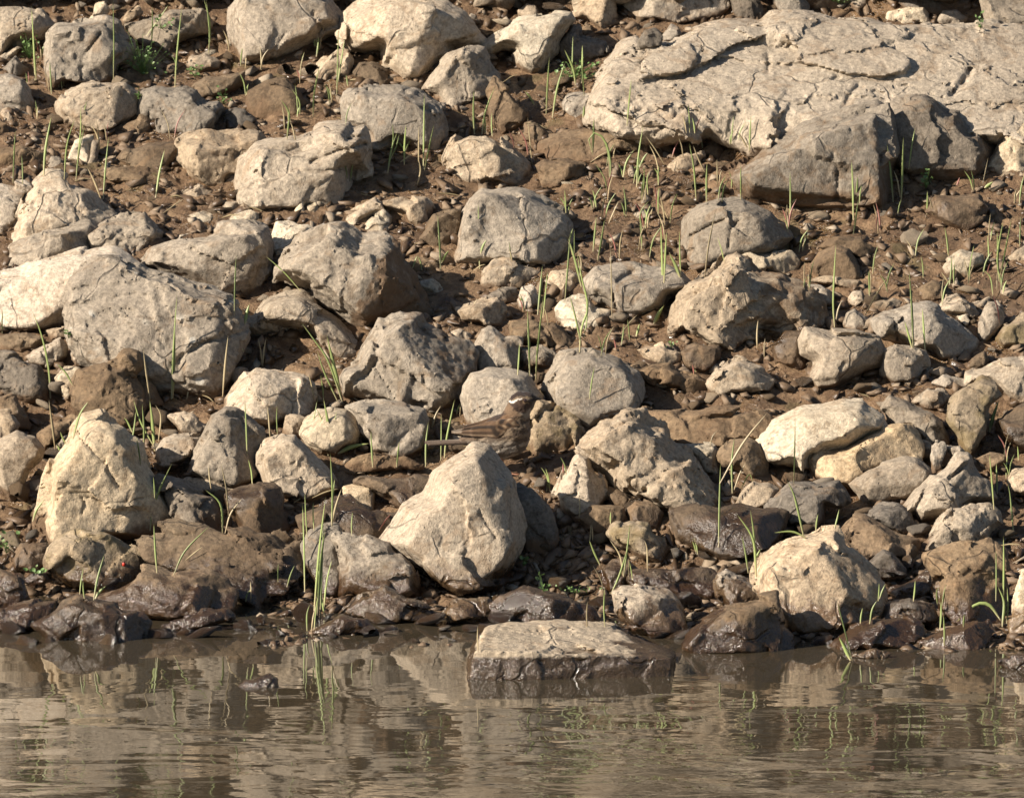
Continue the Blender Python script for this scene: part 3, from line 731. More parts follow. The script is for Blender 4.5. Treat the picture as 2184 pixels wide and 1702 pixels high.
R("cream block below the slanting tan stone", "768,492 786,470 816,450 833,463 828,507 801,510 778,500", 'C', md=0.1)
R("little cream cube left of the slanting tan stone", "691,487 696,453 726,455 723,492 701,492", 'C', md=0.1)
R("tan rock with silted right end, right of slanting stone", "818,435 871,425 916,425 923,450 901,490 871,477 863,457", 'T', md=1)
R("pale flat rock below the big grey-fronted rock", "1023,607 1028,578 1058,548 1092,553 1122,570 1154,585 1154,607 1130,610 1092,614 1040,614", 'P', md=0.1)
R("flat-topped hexagonal rock with dark hollow, right of centre", "1247,597 1274,568 1317,560 1367,563 1417,570 1447,583 1472,605 1464,622 1422,632 1414,652 1384,667 1354,682 1317,675 1272,637 1252,620", 'G', tl=0.15, f=[(1250,613,1460,622,62),(1425,560,1405,690,35)], cr=[([(1320,600),(1335,590),(1350,584)],7,9),([(1306,618),(1312,650),(1320,675)],2.2,8)], rough=0.6, md=0.3)
R("pale angular stone behind forked grass, centre right", "1190,660 1200,643 1227,630 1252,635 1267,660 1297,665 1292,695 1267,705 1232,707 1202,697", 'C', rough=0.7, md=0.1)
R("small pale stone under the pale flat rock", "1104,640 1114,613 1132,608 1147,615 1147,645 1130,662 1107,655", 'P', md=0.2)
R("small tan stone left of the hexagonal rock", "1167,600 1177,580 1212,575 1234,590 1237,612 1217,627 1197,624", 'T', md=0.4)
R("layered grey rock with slanting ledge, right of centre", "1455,557 1470,520 1472,495 1473,470 1497,445 1537,431 1587,433 1610,442 1640,460 1665,485 1685,507 1650,537 1620,547 1560,562 1480,567", 'G', f=[(1600,430,1640,560,44),(1470,480,1600,428,40)], cr=[([(1473,502),(1500,488),(1545,470)],3,13),([(1552,530),(1556,490),(1575,470)],2.5,8)], rough=0.7, md=0.15)
R("cream chunk between layered rock and rough peaked rock", "1542,550 1554,528 1592,530 1617,543 1638,545 1685,542 1700,560 1685,587 1640,577 1580,582", 'C', md=0)
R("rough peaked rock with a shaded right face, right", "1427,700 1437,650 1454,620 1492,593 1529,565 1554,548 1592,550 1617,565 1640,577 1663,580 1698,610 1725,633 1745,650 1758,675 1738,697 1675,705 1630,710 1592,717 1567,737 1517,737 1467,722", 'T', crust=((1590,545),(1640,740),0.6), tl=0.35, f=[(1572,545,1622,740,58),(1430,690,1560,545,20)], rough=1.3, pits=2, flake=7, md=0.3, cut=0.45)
R("smooth brown triangular stone, right", "1728,567 1750,540 1785,525 1808,533 1830,560 1850,600 1813,600 1743,592", 'B', rough=0.5, md=0.2)
R("dark brown rock behind the smooth triangular stone", "1753,527 1788,503 1838,510 1868,535 1870,567 1833,552", 'B', md=1)
R("small flat grey stone right of the rough peaked rock", "1713,612 1750,605 1775,620 1775,647 1763,652 1733,632", 'P', md=0.1)
R("thin flat stone under the smooth triangular stone", "1703,600 1763,590 1813,598 1843,605 1833,617 1775,607", 'T')
R("small knobbly stone below the thin flat stone", "1808,635 1818,620 1838,620 1843,642 1825,655 1810,647", 'T')
R("tan low stone beside the leaning straw, right", "1845,657 1878,643 1905,635 1923,645 1913,662 1875,667", 'T')
R("pale-topped rock with black shaded flank, right", "1863,687 1888,673 1913,670 1943,660 1978,653 1998,658 2013,678 2050,700 2083,725 2085,737 2063,760 2000,772 1980,750 1958,750 1913,732 1878,722", 'G', f=[(2004,652,2000,775,56),(1863,690,2000,650,38)], cr=[([(1905,678),(1906,700),(1918,728)],2.5,8)], md=0.2)
R("grey tilted stone left of the black-flanked rock", "1800,697 1808,668 1823,660 1850,680 1863,690 1850,707 1813,707", 'G', rough=0.6)
R("big flat-faced tan-grey rock, right", "1713,727 1723,705 1778,708 1825,708 1868,723 1880,745 1870,775 1848,785 1818,800 1783,820 1738,825 1720,802 1738,772 1715,755", 'P', f=[(1856,715,1785,828,56),(1713,735,1870,730,38)], rough=0.6, md=0.15)
R("block with rough right end beside the flat-faced rock", "1880,745 1913,735 1975,748 1985,775 1978,802 1938,812 1905,817 1883,802 1878,775", 'G', f=[(1944,738,1938,815,54),(1880,755,1980,760,40)], md=0.2)
R("brown wet rock left of the flat-faced rock", "1650,740 1675,710 1720,703 1720,777 1688,777 1658,770", 'W', md=0.8)
R("small two-lobed pale stone, right of the bird's head", "1504,820 1529,788 1572,768 1592,775 1624,788 1650,808 1640,832 1567,837 1537,850 1512,837", 'P', f=[(1600,768,1590,845,30),(1510,805,1610,772,40)], md=0.3)
R("low pale wedge stone below the rough peaked rock", "1359,747 1412,735 1424,748 1452,753 1450,767 1427,787 1382,772", 'T', md=0.3)
R("wet brown stone beside the low pale wedge", "1452,750 1482,733 1532,738 1537,765 1504,785 1462,787", 'W', md=0.5)
R("flat silted rock right of the pale dome rock", "1354,787 1392,780 1429,785 1454,795 1512,815 1514,847 1467,837 1412,822 1364,817", 'B', md=0.8)
R("tan-grey rock right of the jagged pyramid rock", "1013,742 1030,705 1046,698 1076,723 1092,722 1108,723 1108,757 1100,792 1060,802 1022,787", 'P', md=0.2)
R("shaded flat stone left of the pale dome rock", "1110,742 1154,740 1180,750 1192,772 1175,782 1110,782", 'G', md=0.2)
R("brown slab in the hollow above the pale dome rock", "1092,692 1137,690 1167,708 1190,742 1205,759 1150,737 1092,722", 'B')
R("brown wet lump left of the pale angular stone", "1160,695 1187,690 1222,725 1232,750 1202,752 1175,722", 'W')
R("banded tan stone above the tan-grey rock", "978,660 1021,643 1061,635 1076,658 1076,697 1046,700 1021,687 986,682", 'T', st=(80, 18, 3), md=0.3)
R("thin flat stone at the foot of the dark-faced rock", "898,685 961,685 966,700 946,707 901,700", 'P', md=0)
R("little pale stone on the pyramid rock's right shoulder", "943,717 981,700 1003,713 1008,727 986,727", 'P', md=0)
R("small cream stone right of the dark-faced rock", "893,605 921,593 941,605 946,622 931,627 903,617", 'C', md=0)
R("dark flat stone below the pale flat rock", "1023,632 1071,613 1100,615 1103,642 1060,652", 'D')
R("low brown stone above the small cream stone", "858,567 878,550 933,558 938,587 871,587", 'B')
R("lone pale stone in brown gravel, far right", "2005,577 2025,553 2050,538 2093,545 2095,562 2073,577 2063,592 2023,592", 'C', md=0.2)
R("tan rock cut by the right edge in brown gravel", "2145,552 2184,523 2230,525 2230,580 2163,575", 'T', md=0.3)
R("pale curved stone right of the black-flanked rock", "2005,662 2023,633 2043,625 2068,648 2088,670 2083,687 2063,672 2028,672", 'P', md=0.1)
R("flat tan stone beside the pale curved stone", "2068,650 2108,635 2110,647 2090,662", 'T')
R("tiny cream stone under the pale curved stone", "2040,675 2063,668 2070,683 2060,697", 'C', md=0)
R("grey almond-shaped stone standing up, far right", "2088,690 2108,645 2128,643 2145,665 2138,692 2100,722 2090,715", 'P', rough=0.5, md=0)
R("algae-stained rock cut by the right edge", "2123,720 2138,698 2184,673 2230,675 2230,735 2138,737", 'A', md=0.3)
R("pale boulder pair at the right edge, upper one", "2065,820 2065,795 2100,783 2133,770 2184,768 2230,770 2230,857 2170,857 2135,837 2110,817", 'P', md=0.1)
R("white-grey smooth stone in shade, far right", "1990,817 2013,803 2063,810 2060,827 2028,832", 'P', md=0)
R("small grey stone below the white-grey shaded stone", "1945,857 1980,832 2010,832 2025,848 2000,872 1970,870", 'P', md=0.1)
R("brown slanting stone left of the right-edge boulder", "2058,785 2078,765 2100,748 2108,772 2080,792", 'B')
R("round brown stone in gravel left of lone pale stone", "1960,617 1988,600 2008,605 2020,635 1988,642 1965,640", 'B')
R("broad brown mound with wet sheen, upper right gravel", "1975,452 2000,420 2088,415 2110,450 2095,477 2063,497 2023,485", 'W', md=0.8)
R("small cream stone in gravel left of layered boulder", "400,458 435,446 462,463 450,478 425,485", 'C', md=0.1)
R("cream stone touching the rounded rough-flanked rock", "480,485 500,458 532,450 550,458 550,487 512,490", 'C', md=0.1)
R("tan stone above the touching cream stone", "472,455 482,433 515,430 515,452 490,465", 'T')
R("thin tan stone leaning in the gravel, left", "435,447 482,425 482,437 458,450", 'T')
R("flat tan stone below the cream-faced rough rock", "370,417 425,395 455,410 425,430", 'T', md=0.2)
# --- around the bird and the lower rows
R("smooth grey rock behind the bird", "986,847 990,825 1008,800 1046,792 1100,797 1122,803 1140,828 1158,847 1150,872 1100,900 1040,930 1012,925 996,885", 'G', rough=0.5, md=0.05, f=[(1130,795,1150,900,30),(986,840,1140,800,40)])
R("pale dome-shaped rock behind the bird's head", "1160,832 1172,800 1192,775 1202,760 1232,752 1264,750 1282,758 1317,770 1354,795 1364,815 1367,850 1357,874 1342,882 1307,887 1280,897 1255,912 1235,902 1180,872", 'P', f=[(1345,770,1352,890,56),(1170,800,1340,765,42)], rough=0.6, md=0.1)
R("jagged mossy stone under the bird's beak", "1132,881 1150,856 1165,866 1175,868 1192,851 1202,863 1217,861 1232,873 1247,891 1242,913 1247,948 1232,968 1197,973 1155,970 1127,968 1120,941 1130,913", 'A', rough=1.5, pits=3, md=0.1, cut=0.45, back=0.5)
R("big rough rock with furrowed right flank, right of the bird", "1245,958 1267,923 1284,901 1307,898 1337,883 1372,888 1377,903 1397,913 1419,916 1442,943 1467,966 1487,991 1502,1016 1522,1041 1532,1078 1504,1080 1454,1093 1402,1073 1362,1060 1327,1045 1312,1028 1302,1002 1280,992", 'T', tl=0.35, f=[(1398,905,1452,1095,48),(1245,960,1380,878,20)], rough=1.1, pits=2, flake=8, st=(30, 30, 2.5), md=0.3, cut=0.45)
R("upright narrow rock with black right side, right of bird", "1187,1053 1197,1031 1212,1001 1222,976 1232,963 1247,971 1257,976 1262,1001 1282,1026 1292,1053 1277,1078 1252,1088 1227,1093 1200,1078", 'P', f=[(1246,960,1252,1095,58),(1187,1045,1245,960,15)], md=0.4, cut=0.45)
R("long rough brown-grey rock above the big pale rock", "1374,898 1382,878 1407,878 1447,880 1530,873 1592,876 1640,880 1655,905 1640,932 1580,937 1554,945 1547,960 1527,953 1462,948 1442,932 1380,907", 'B', pits=3, md=0.6, tl=0.7)
R("half-shaded tan stone beside the furrowed rock", "1462,950 1482,946 1517,948 1530,961 1530,1010 1505,1002 1485,972", 'C', md=0)
R("brown stone in shade left of the big pale rock", "1537,970 1562,943 1597,943 1617,953 1640,978 1640,1027 1592,1007 1545,992", 'B')
R("big flat pale rock, right of centre", "1612,950 1625,935 1658,901 1713,873 1758,868 1798,856 1838,858 1848,871 1878,893 1888,911 1893,920 1853,933 1813,955 1763,963 1733,978 1723,1002 1700,1003 1688,985 1660,988 1635,980", 'C', tl=0.6, f=[(1848,850,1860,1000,20),(1612,930,1880,870,35)], rough=0.5, md=0.05)
R("tan sandy rock below the big flat pale rock", "1725,973 1758,958 1808,956 1850,933 1903,916 1945,911 1960,933 1965,963 1958,978 1888,995 1833,1015 1818,1023 1763,1025 1738,1013", 'Y', md=0.15, rough=0.9)
R("smooth oval stone with shadow under it, right", "1818,1033 1853,1006 1888,991 1933,976 1955,978 1983,1001 1985,1023 1955,1053 1913,1063 1873,1068 1845,1063 1833,1048", 'P', f=[(1985,1015,1830,1045,40),(1820,1020,1960,972,42)], rough=0.5, md=0)
R("grey knobbly rock right of the big flat pale rock", "1890,873 1903,851 1938,853 1963,871 1985,881 2008,901 2020,928 2018,945 1988,950 1960,935 1940,917 1905,918", 'G', md=0.2)
R("egg-shaped cream rock with algae foot, far right", "2025,883 2035,855 2050,830 2068,815 2095,810 2125,825 2135,845 2110,872 2105,897 2100,927 2085,947 2070,957 2055,947 2045,922 2030,907", 'A', f=[(2105,815,2085,950,44),(2025,870,2120,812,35)], md=0.2)
R("dark wet rock at the right edge beside grass", "2128,908 2145,876 2184,868 2230,870 2230,960 2150,942", 'W', md=0.4)
R("narrow split stone right of the smooth oval stone", "1988,1000 1988,951 1998,941 2013,943 2020,956 2008,993 2000,1003", 'P', md=0.1)
R("pale stone behind the narrow split stone", "2020,953 2048,951 2068,971 2073,993 2038,983", 'P', md=0.1)
R("small pale wedge beside the tan sandy rock", "1965,938 1980,938 1990,951 1982,978 1968,967", 'T')
R("slanting rugged rock right of the oval stone", "1928,1083 1958,1051 1988,1023 2018,1001 2048,978 2068,976 2083,1001 2105,1026 2113,1065 2073,1080 2028,1093 2000,1098 1963,1115 1943,1093", 'G', f=[(2056,975,2000,1100,42),(1928,1070,2060,972,24)], rough=1.3, md=0.4, cut=0.45)
R("flat-topped rock with dark notch, below the sandy rock", "1638,1078 1663,1051 1690,1031 1738,1033 1788,1026 1800,1046 1810,1071 1793,1083 1758,1078 1753,1103 1738,1128 1713,1115 1670,1113 1640,1092", 'D', md=0.5)
R("tan stone with damp foot left of the notched rock", "1562,1078 1580,1051 1607,1026 1638,1031 1660,1045 1645,1077 1600,1092 1570,1092", 'T', md=0.5)
R("broad wet grey-brown boulder with glints, lower right", "1447,1093 1480,1083 1505,1077 1537,1088 1567,1083 1607,1088 1650,1091 1675,1100 1668,1142 1640,1172 1560,1192 1500,1172 1455,1142", 'W', tl=0.8, rough=0.8, md=0.2)
R("dark rounded rock under the smooth oval stone", "1845,1108 1855,1086 1878,1076 1918,1081 1940,1096 1948,1123 1943,1140 1910,1133 1875,1118", 'D', md=0.4)
R("muddy brown rock below the dark rounded rock", "1785,1133 1818,1103 1845,1106 1910,1131 1963,1146 1970,1168 1955,1185 1938,1190 1863,1185 1833,1190 1800,1153", 'B', pits=3, tl=0.9, md=0.8)
R("small slate-grey triangular stone, lower right", "1855,1200 1885,1173 1903,1181 1930,1213 1930,1223 1908,1228 1875,1238 1863,1215", 'D', rough=0.4, md=0)
R("grey rock with vertical folds, lower right", "1965,1165 1988,1143 2013,1103 2028,1086 2073,1078 2110,1078 2130,1093 2138,1118 2113,1133 2110,1150 2063,1168 2013,1178 1988,1175", 'G', st=(-25, 34, 5), md=0.2)
R("large brown block below the folded grey rock", "1985,1190 2038,1173 2110,1151 2133,1166 2145,1201 2155,1252 2148,1302 2110,1332 2040,1332 2000,1292 2005,1232", 'B', tl=0.3, md=0.4)
R("large warm-tan boulder with dark upper flank, lower right", "1622,1232 1638,1190 1663,1176 1688,1161 1743,1151 1780,1141 1793,1161 1798,1176 1818,1188 1833,1206 1850,1223 1868,1251 1875,1292 1868,1332 1830,1352 1760,1354 1690,1342 1650,1312 1630,1272", 'T', tl=0.3, f=[(1715,1140,1815,1330,50),(1622,1215,1720,1155,30)], rough=1.0, md=0.1)
R("pinkish pale rock cut by the right edge, lower", "2150,1342 2153,1300 2168,1258 2184,1220 2230,1200 2230,1380 2170,1367", 'C', md=0.3)
R("wet brown lump left of the large brown block", "1900,1258 1933,1243 1953,1236 1985,1218 1998,1233 1983,1260 1963,1284 1912,1284", 'W')
R("grooved grey stone left of the warm-tan boulder", "1524,1240 1532,1225 1550,1218 1575,1228 1600,1238 1625,1240 1640,1262 1620,1287 1560,1292 1535,1272", 'G', st=(60, 22, 4), md=0.2)
R("double-humped pale stone with wet dark base", "1310,1264 1330,1250 1358,1247 1385,1255 1425,1260 1442,1276 1458,1302 1455,1347 1400,1362 1340,1342 1315,1302", 'P', md=0.9)
R("brown block behind the double-humped stone", "1344,1235 1352,1218 1392,1213 1442,1220 1517,1215 1524,1225 1520,1267 1442,1264 1357,1252", 'W', md=0.4)
R("brown stone left of the block behind humped stone", "1284,1215 1304,1198 1332,1196 1360,1213 1345,1228 1342,1253 1300,1253", 'B')
R("brown boulder standing in the water's edge, lower right", "1452,1368 1487,1331 1542,1301 1597,1286 1622,1276 1652,1270 1667,1331 1690,1353 1685,1388 1592,1395 1480,1390", 'B', tl=0.5, md=0)
R("dark overhung rock with algae, below furrowed rock", "1300,1140 1317,1121 1347,1116 1382,1121 1394,1138 1417,1143 1427,1175 1412,1195 1374,1185 1352,1178 1317,1163", 'A', md=0.2)
R("flat brown stone above the dark overhung rock", "1222,1103 1262,1083 1327,1078 1334,1101 1324,1118 1277,1135 1252,1125", 'B')
R("glinting wet stone below the furrowed rock", "1337,1093 1354,1066 1382,1071 1404,1081 1414,1096 1404,1128 1345,1118", 'W')
R("small tan stone left of the glinting wet stone", "1290,1053 1297,1038 1317,1041 1352,1063 1337,1085 1312,1080", 'B')
R("pale pointed boulder in front of the bird", "821,1160 846,1126 871,1083 911,1056 921,1031 931,1011 951,991 981,971 1011,953 1036,961 1048,976 1068,1006 1092,1030 1096,1061 1107,1088 1117,1138 1117,1158 1100,1192 1088,1213 1058,1235 1021,1248 976,1253 941,1240 908,1223 883,1198 858,1185", 'E', tl=0.35, f=[(1000,950,1068,1255,34),(821,1130,1000,950,20),(1090,1200,880,1190,0.1)], cr=[([(935,1120),(945,1150),(935,1185)],1.6,4),([(1022,1090),(1040,1120),(1056,1150)],3,6),([(960,1025),(985,1032)],2,5)], rough=0.7, md=0.08, fine=1.15, cut=0.3, grow=1.01)
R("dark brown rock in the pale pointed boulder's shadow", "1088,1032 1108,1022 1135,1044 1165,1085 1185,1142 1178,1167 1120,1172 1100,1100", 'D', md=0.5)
R("tan cube stone left of the pale pointed boulder", "731,1040 753,1036 788,1036 796,1051 796,1085 746,1087 736,1068", 'Y', rough=0.5, md=0)
R("long dark wet slab behind the tan cube stone", "751,1033 771,1021 846,1023 931,1023 931,1048 916,1083 868,1090 838,1068 796,1048", 'W', md=0.1)
R("wet brown boulder below the tan cube stone", "633,1103 686,1076 746,1063 771,1076 791,1086 863,1096 858,1108 821,1160 790,1162 720,1142 650,1132", 'W', tl=0.9, rough=0.8)
R("rusty stone on the wet brown boulder", "753,1145 771,1131 806,1128 818,1156 813,1165 771,1153", 'T', md=0.3)
R("small brown stone behind the bird's tail", "921,915 936,901 953,896 976,903 986,917 930,920", 'B', md=0)
R("small tan stone left of the round cream stone", "601,930 611,888 633,886 653,893 641,915 638,933", 'T')
R("flat dark silted stone below the blocky grey-tan rock", "718,1003 753,976 796,971 858,973 896,995 771,1004", 'B')
R("algae-stained round rock with a hollow, lower left", "104,1195 110,1171 130,1151 160,1136 185,1138 232,1138 262,1156 290,1171 302,1201 282,1233 265,1248 225,1253 190,1243 150,1238 108,1220", 'A', pits=4, md=0.1)
R("low brown rock below the algae-stained round rock", "212,1274 262,1251 282,1236 300,1216 332,1221 360,1231 412,1226 445,1221 482,1236 492,1262 485,1292 420,1310 350,1314 270,1307 225,1292", 'B', tl=0.7, md=0)
R("long layered brown outcrop, lower left", "262,1145 300,1133 370,1116 425,1121 475,1136 546,1150 591,1141 618,1151 646,1176 648,1203 641,1223 600,1252 546,1267 512,1257 462,1232 375,1227 312,1203 285,1167", 'B', tl=1.0, tr=0.4, st=(75, 20, 5), pits=3, md=0)
R("grey upright rock beside the tall shore grass", "646,1163 663,1138 696,1118 716,1123 726,1146 731,1176 736,1210 721,1253 696,1258 671,1228 651,1203", 'G', md=0.2)
R("flat-topped block with wet front, below the pointed boulder", "721,1148 753,1146 798,1161 828,1168 833,1178 861,1188 883,1198 888,1218 891,1253 886,1275 833,1273 776,1265 726,1260 731,1190", 'P', tl=0.2, f=[(725,1205,888,1215,58),(870,1180,885,1280,45)], md=0.9)
R("flat pale-topped slab standing in the water", "1000,1432 1012,1400 1045,1350 1092,1338 1170,1333 1242,1336 1300,1343 1352,1366 1412,1386 1429,1398 1427,1463 1317,1461 1200,1457 1092,1459 1040,1448", 'Q', name='flat_rock', tl=0.02, tr=1.35, ext=0.3, kr=0.03, cut=0.15, back=0.34, flake=5, f=[(1010,1386,1440,1404,78),(1416,1380,1424,1470,40)], contact=1452, rough=0.45, md=0)
R("small wet stone breaking the water surface, left", "505,1464 525,1450 545,1446 575,1438 590,1448 597,1467 550,1474", 'W', contact=1466, md=0, ext=0.5)
R("wet brown shore rock, lower left corner of the bank", "75,1333 100,1316 135,1286 165,1276 200,1291 300,1306 320,1326 312,1366 200,1372 115,1362", 'W', md=0)
R("wet dark rock at the left edge by the water", "-14,1310 20,1291 60,1286 120,1281 104,1318 74,1338 -14,1345", 'W', md=0)
R("low wet rock at the waterline, left of shore grass", "345,1333 425,1306 480,1298 500,1316 440,1335 360,1345", 'W', md=0)
R("rusty wet rock at the waterline, right of shore grass", "665,1348 730,1311 780,1321 800,1343 725,1355", 'W', md=0)
R("tan-topped wet rock above the rusty waterline rock", "735,1308 770,1270 820,1256 850,1272 915,1298 920,1323 825,1322", 'A', md=0)
R("orange-brown wet rock left of the slab in water", "945,1303 975,1281 1040,1278 1060,1296 1025,1318 960,1325", 'A', md=0)
R("black glinting wet rock behind the slab in water", "1050,1300 1080,1270 1130,1256 1180,1268 1230,1288 1262,1300 1270,1327 1200,1337 1100,1337", 'W', md=0)
R("brown stone at the far left under green leaves", "28,1193 45,1161 95,1161 105,1191 75,1215 32,1210", 'W')
R("small brown stone below the algae-stained round rock", "45,1238 72,1221 105,1216 112,1238 75,1248", 'B')
R("brown rock at the left edge above the wet dark rock", "-14,1210 40,1230 62,1277 20,1296 -14,1296", 'W')
R("low brown rock at the waterline, lower right", "1772,1373 1822,1336 1912,1313 1962,1326 1972,1358 1917,1380 1792,1386", 'B', tl=0.7, md=0)
R("low brown rock beside arched grass, lower right", "1962,1368 2032,1341 2107,1321 2122,1346 2092,1385 1992,1388", 'B', md=0)
R("dark rock between the warm-tan boulder and brown block", "1872,1330 1890,1290 1940,1280 1990,1295 2000,1325 1950,1335 1900,1345", 'D', md=0.4)
R("wet stone at the lower right corner of the waterline", "2132,1408 2170,1396 2230,1400 2230,1428 2150,1430", 'W', md=0)
R("sunken yellowish stone at waterline below low brown rock", "1822,1398 1862,1383 1902,1393 1872,1407", 'A', md=0)
R("tan rock at right edge beside the slanting rugged rock", "2150,1028 2163,1003 2230,998 2230,1060 2163,1048", 'T', md=0.4)
R("brown stone below the egg-shaped cream rock", "2083,978 2113,963 2138,968 2150,978 2113,1003", 'B')

# ------------------------------------------------------------------ small stones between the rocks
def chip_mesh(seed, n=13, flat=0.7):
    r = np.random.default_rng(seed)
    g = np.linspace(-1.35, 1.35, n)
    X, Y, Z = np.meshgrid(g, g, g, indexing='ij')
    P = np.stack([X.ravel(), Y.ravel(), Z.ravel() / flat], 1)
    d = np.full(len(P), -9.0)
    for k in range(13):
        v = r.normal(0, 1, 3); v /= np.linalg.norm(v)
        d = smax(d, P @ v - r.uniform(0.72, 1.0), 0.08)
    d += 0.10 * sample(VOL_A, P / 4.0 + r.uniform(0, 1, 3))
    co, q = surface_nets(d.reshape(n, n, n), np.array([g[0]] * 3), g[1] - g[0])
    return co, q
def hull_chip(seed, n=11, flat=0.7):
    import bmesh
    r = np.random.default_rng(seed)
    bm = bmesh.new()
    ax = np.array([r.uniform(0.85, 1.35), r.uniform(0.6, 1.0), flat * r.uniform(0.6, 1.1)])
    for k in range(n):
        v = r.normal(0, 1, 3); v /= np.linalg.norm(v); v *= r.uniform(0.5, 1.2); v *= ax
        bm.verts.new(v)
    res = bmesh.ops.convex_hull(bm, input=bm.verts)
    bmesh.ops.delete(bm, geom=[v for v in bm.verts if not v.link_faces], context='VERTS')
    bm.verts.index_update()
    co = np.array([v.co[:] for v in bm.verts]); t = np.array([[v.index for v in f.verts] for f in bm.faces])
    bm.free()
    return co, t

CHIPS = [chip_mesh(50 + i, 14, random.choice([0.55, 0.7, 0.85])) for i in range(12)]
CHIP_ME = {}
def chip_data(i, mk):
    if (i, mk) not in CHIP_ME:
        if i < 12:
            co, q = CHIPS[i]
            CHIP_ME[(i, mk)] = mesh_np("pebble", co, quads=q, mat=M[mk], attrs={"damp": np.clip(0.15 - co[:, 2] * 0.6, 0, 1)})
        else:
            co, q = hull_chip(300 + i, 20, 0.62)
            CHIP_ME[(i, mk)] = mesh_np("pebble", co * 1.1, tris=q, mat=M[mk], smooth=False, attrs={"damp": np.clip(0.1 - co[:, 2] * 0.6, 0, 1)})
    return CHIP_ME[(i, mk)]

BB = np.array([[*P.min(0), *P.max(0)] for o, P, l, yb in ROCKS])
def inside(P, x, y):
    d = 1e18; s = False; n = len(P)
    ax, ay = P[-1]
    for bx, by in P:
        ex, ey = bx - ax, by - ay
        t = ((x - ax) * ex + (y - ay) * ey) / (ex * ex + ey * ey + 1e-9)
        t = 0.0 if t < 0 else 1.0 if t > 1 else t
        d = min(d, (x - ax - ex * t) ** 2 + (y - ay - ey * t) ** 2)
        if (ay > y) != (by > y) and x < ax + (y - ay) / (by - ay) * ex: s = not s
        ax, ay = bx, by
    return -math.sqrt(d) if s else math.sqrt(d)
PL = [[(float(a), float(b)) for a, b in P] for o, P, l, yb in ROCKS]
def near_rocks(x, y, n=7):
    dx = np.maximum(np.maximum(BB[:, 0] - x, x - BB[:, 2]), 0); dy = np.maximum(np.maximum(BB[:, 1] - y, y - BB[:, 3]), 0)
    return np.argsort(dx * dx + dy * dy)[:n]
def relation(x, y, rank=0):
    """nearest surveyed rock and how the point lies to it"""
    c_ = sorted((inside(PL[i], x, y), int(i)) for i in near_rocks(x, y))
    o, P, lab, yb = ROCKS[c_[rank][1]]
    c = P.mean(0); w = P.max(0) - P.min(0)
    dx, dy = (x - c[0]) / w[0], (y - c[1]) / w[1]
    if abs(dx) > abs(dy): rel = "right of" if dx > 0 else "left of"
    else: rel = "below" if dy > 0 else "above"
    return rel, lab.split(",")[0]
def cut_label(s, n=16):
    w = s.split()
    return " ".join(w[:n])

CNAME = {'T': 'tan', 'B': 'brown', 'W': 'wet brown', 'G': 'grey', 'C': 'cream', 'D': 'dark', 'P': 'pale', 'A': 'yellowish'}
RND = random.Random(21)
placed = []
SEEN = set()
def try_pebble(x, y, r, mk):
    rel, lab = relation(x, y)
    size = "tiny" if r < 10 else "small" if r < 14 else "larger" if r < 19 else "angular"
    full = cut_label(f"{size} {CNAME[mk]} pebble {rel} {lab}")
    if full in SEEN: return
    SEEN.add(full)
    g = ground_hit(x, y)
    s = ((g - CAM) @ FWD) / FPX
    o = obj("pebble", chip_data(RND.randrange(6, 36), mk), loc=(g[0], g[1], HY(g[1]) + 0.25 * r * s))
    o.scale = (r * s * RND.uniform(0.85, 1.35), r * s * RND.uniform(0.8, 1.2), r * s * RND.uniform(0.7, 1.05))
    o.rotation_euler = (RND.uniform(-.4, .4), RND.uniform(-.4, .4), RND.uniform(0, 6.28))
    tag(o, full, "pebble", "loose pebbles between the rocks")
    placed.append((x, y, r))
tries = 0
while len(placed) < 290 and tries < 12000:
    tries += 1
    x, y = RND.uniform(5, 2180), RND.uniform(6, 1345)
    r = RND.uniform(9, 15) if RND.random() < 0.4 else RND.uniform(14, 30)
    if any((x - a) ** 2 + (y - b) ** 2 < (0.8 * (r + c)) ** 2 for a, b, c in placed): continue
    if min(inside(PL[i], x, y) for i in near_rocks(x, y)) < -0.15 * r: continue
    wet = y > 1080
    mk = RND.choice("WWBABD") if wet else RND.choice("BBBTTGCPBW")
    try_pebble(x, y, r, mk)

for k in range(400):
    if sum(1 for p in placed if p[1] > 1312) >= 46: break
    x, y, r = RND.uniform(10, 2175), RND.uniform(1318, 1378), RND.uniform(12, 27)
    if any((x - a) ** 2 + (1.6 * (y - b)) ** 2 < (0.8 * (r + q)) ** 2 for a, b, q in placed): continue
    if min(inside(PL[i], x, y) for i in near_rocks(x, y)) < 0: continue
    try_pebble(x, y, r, RND.choice("WWWA"))

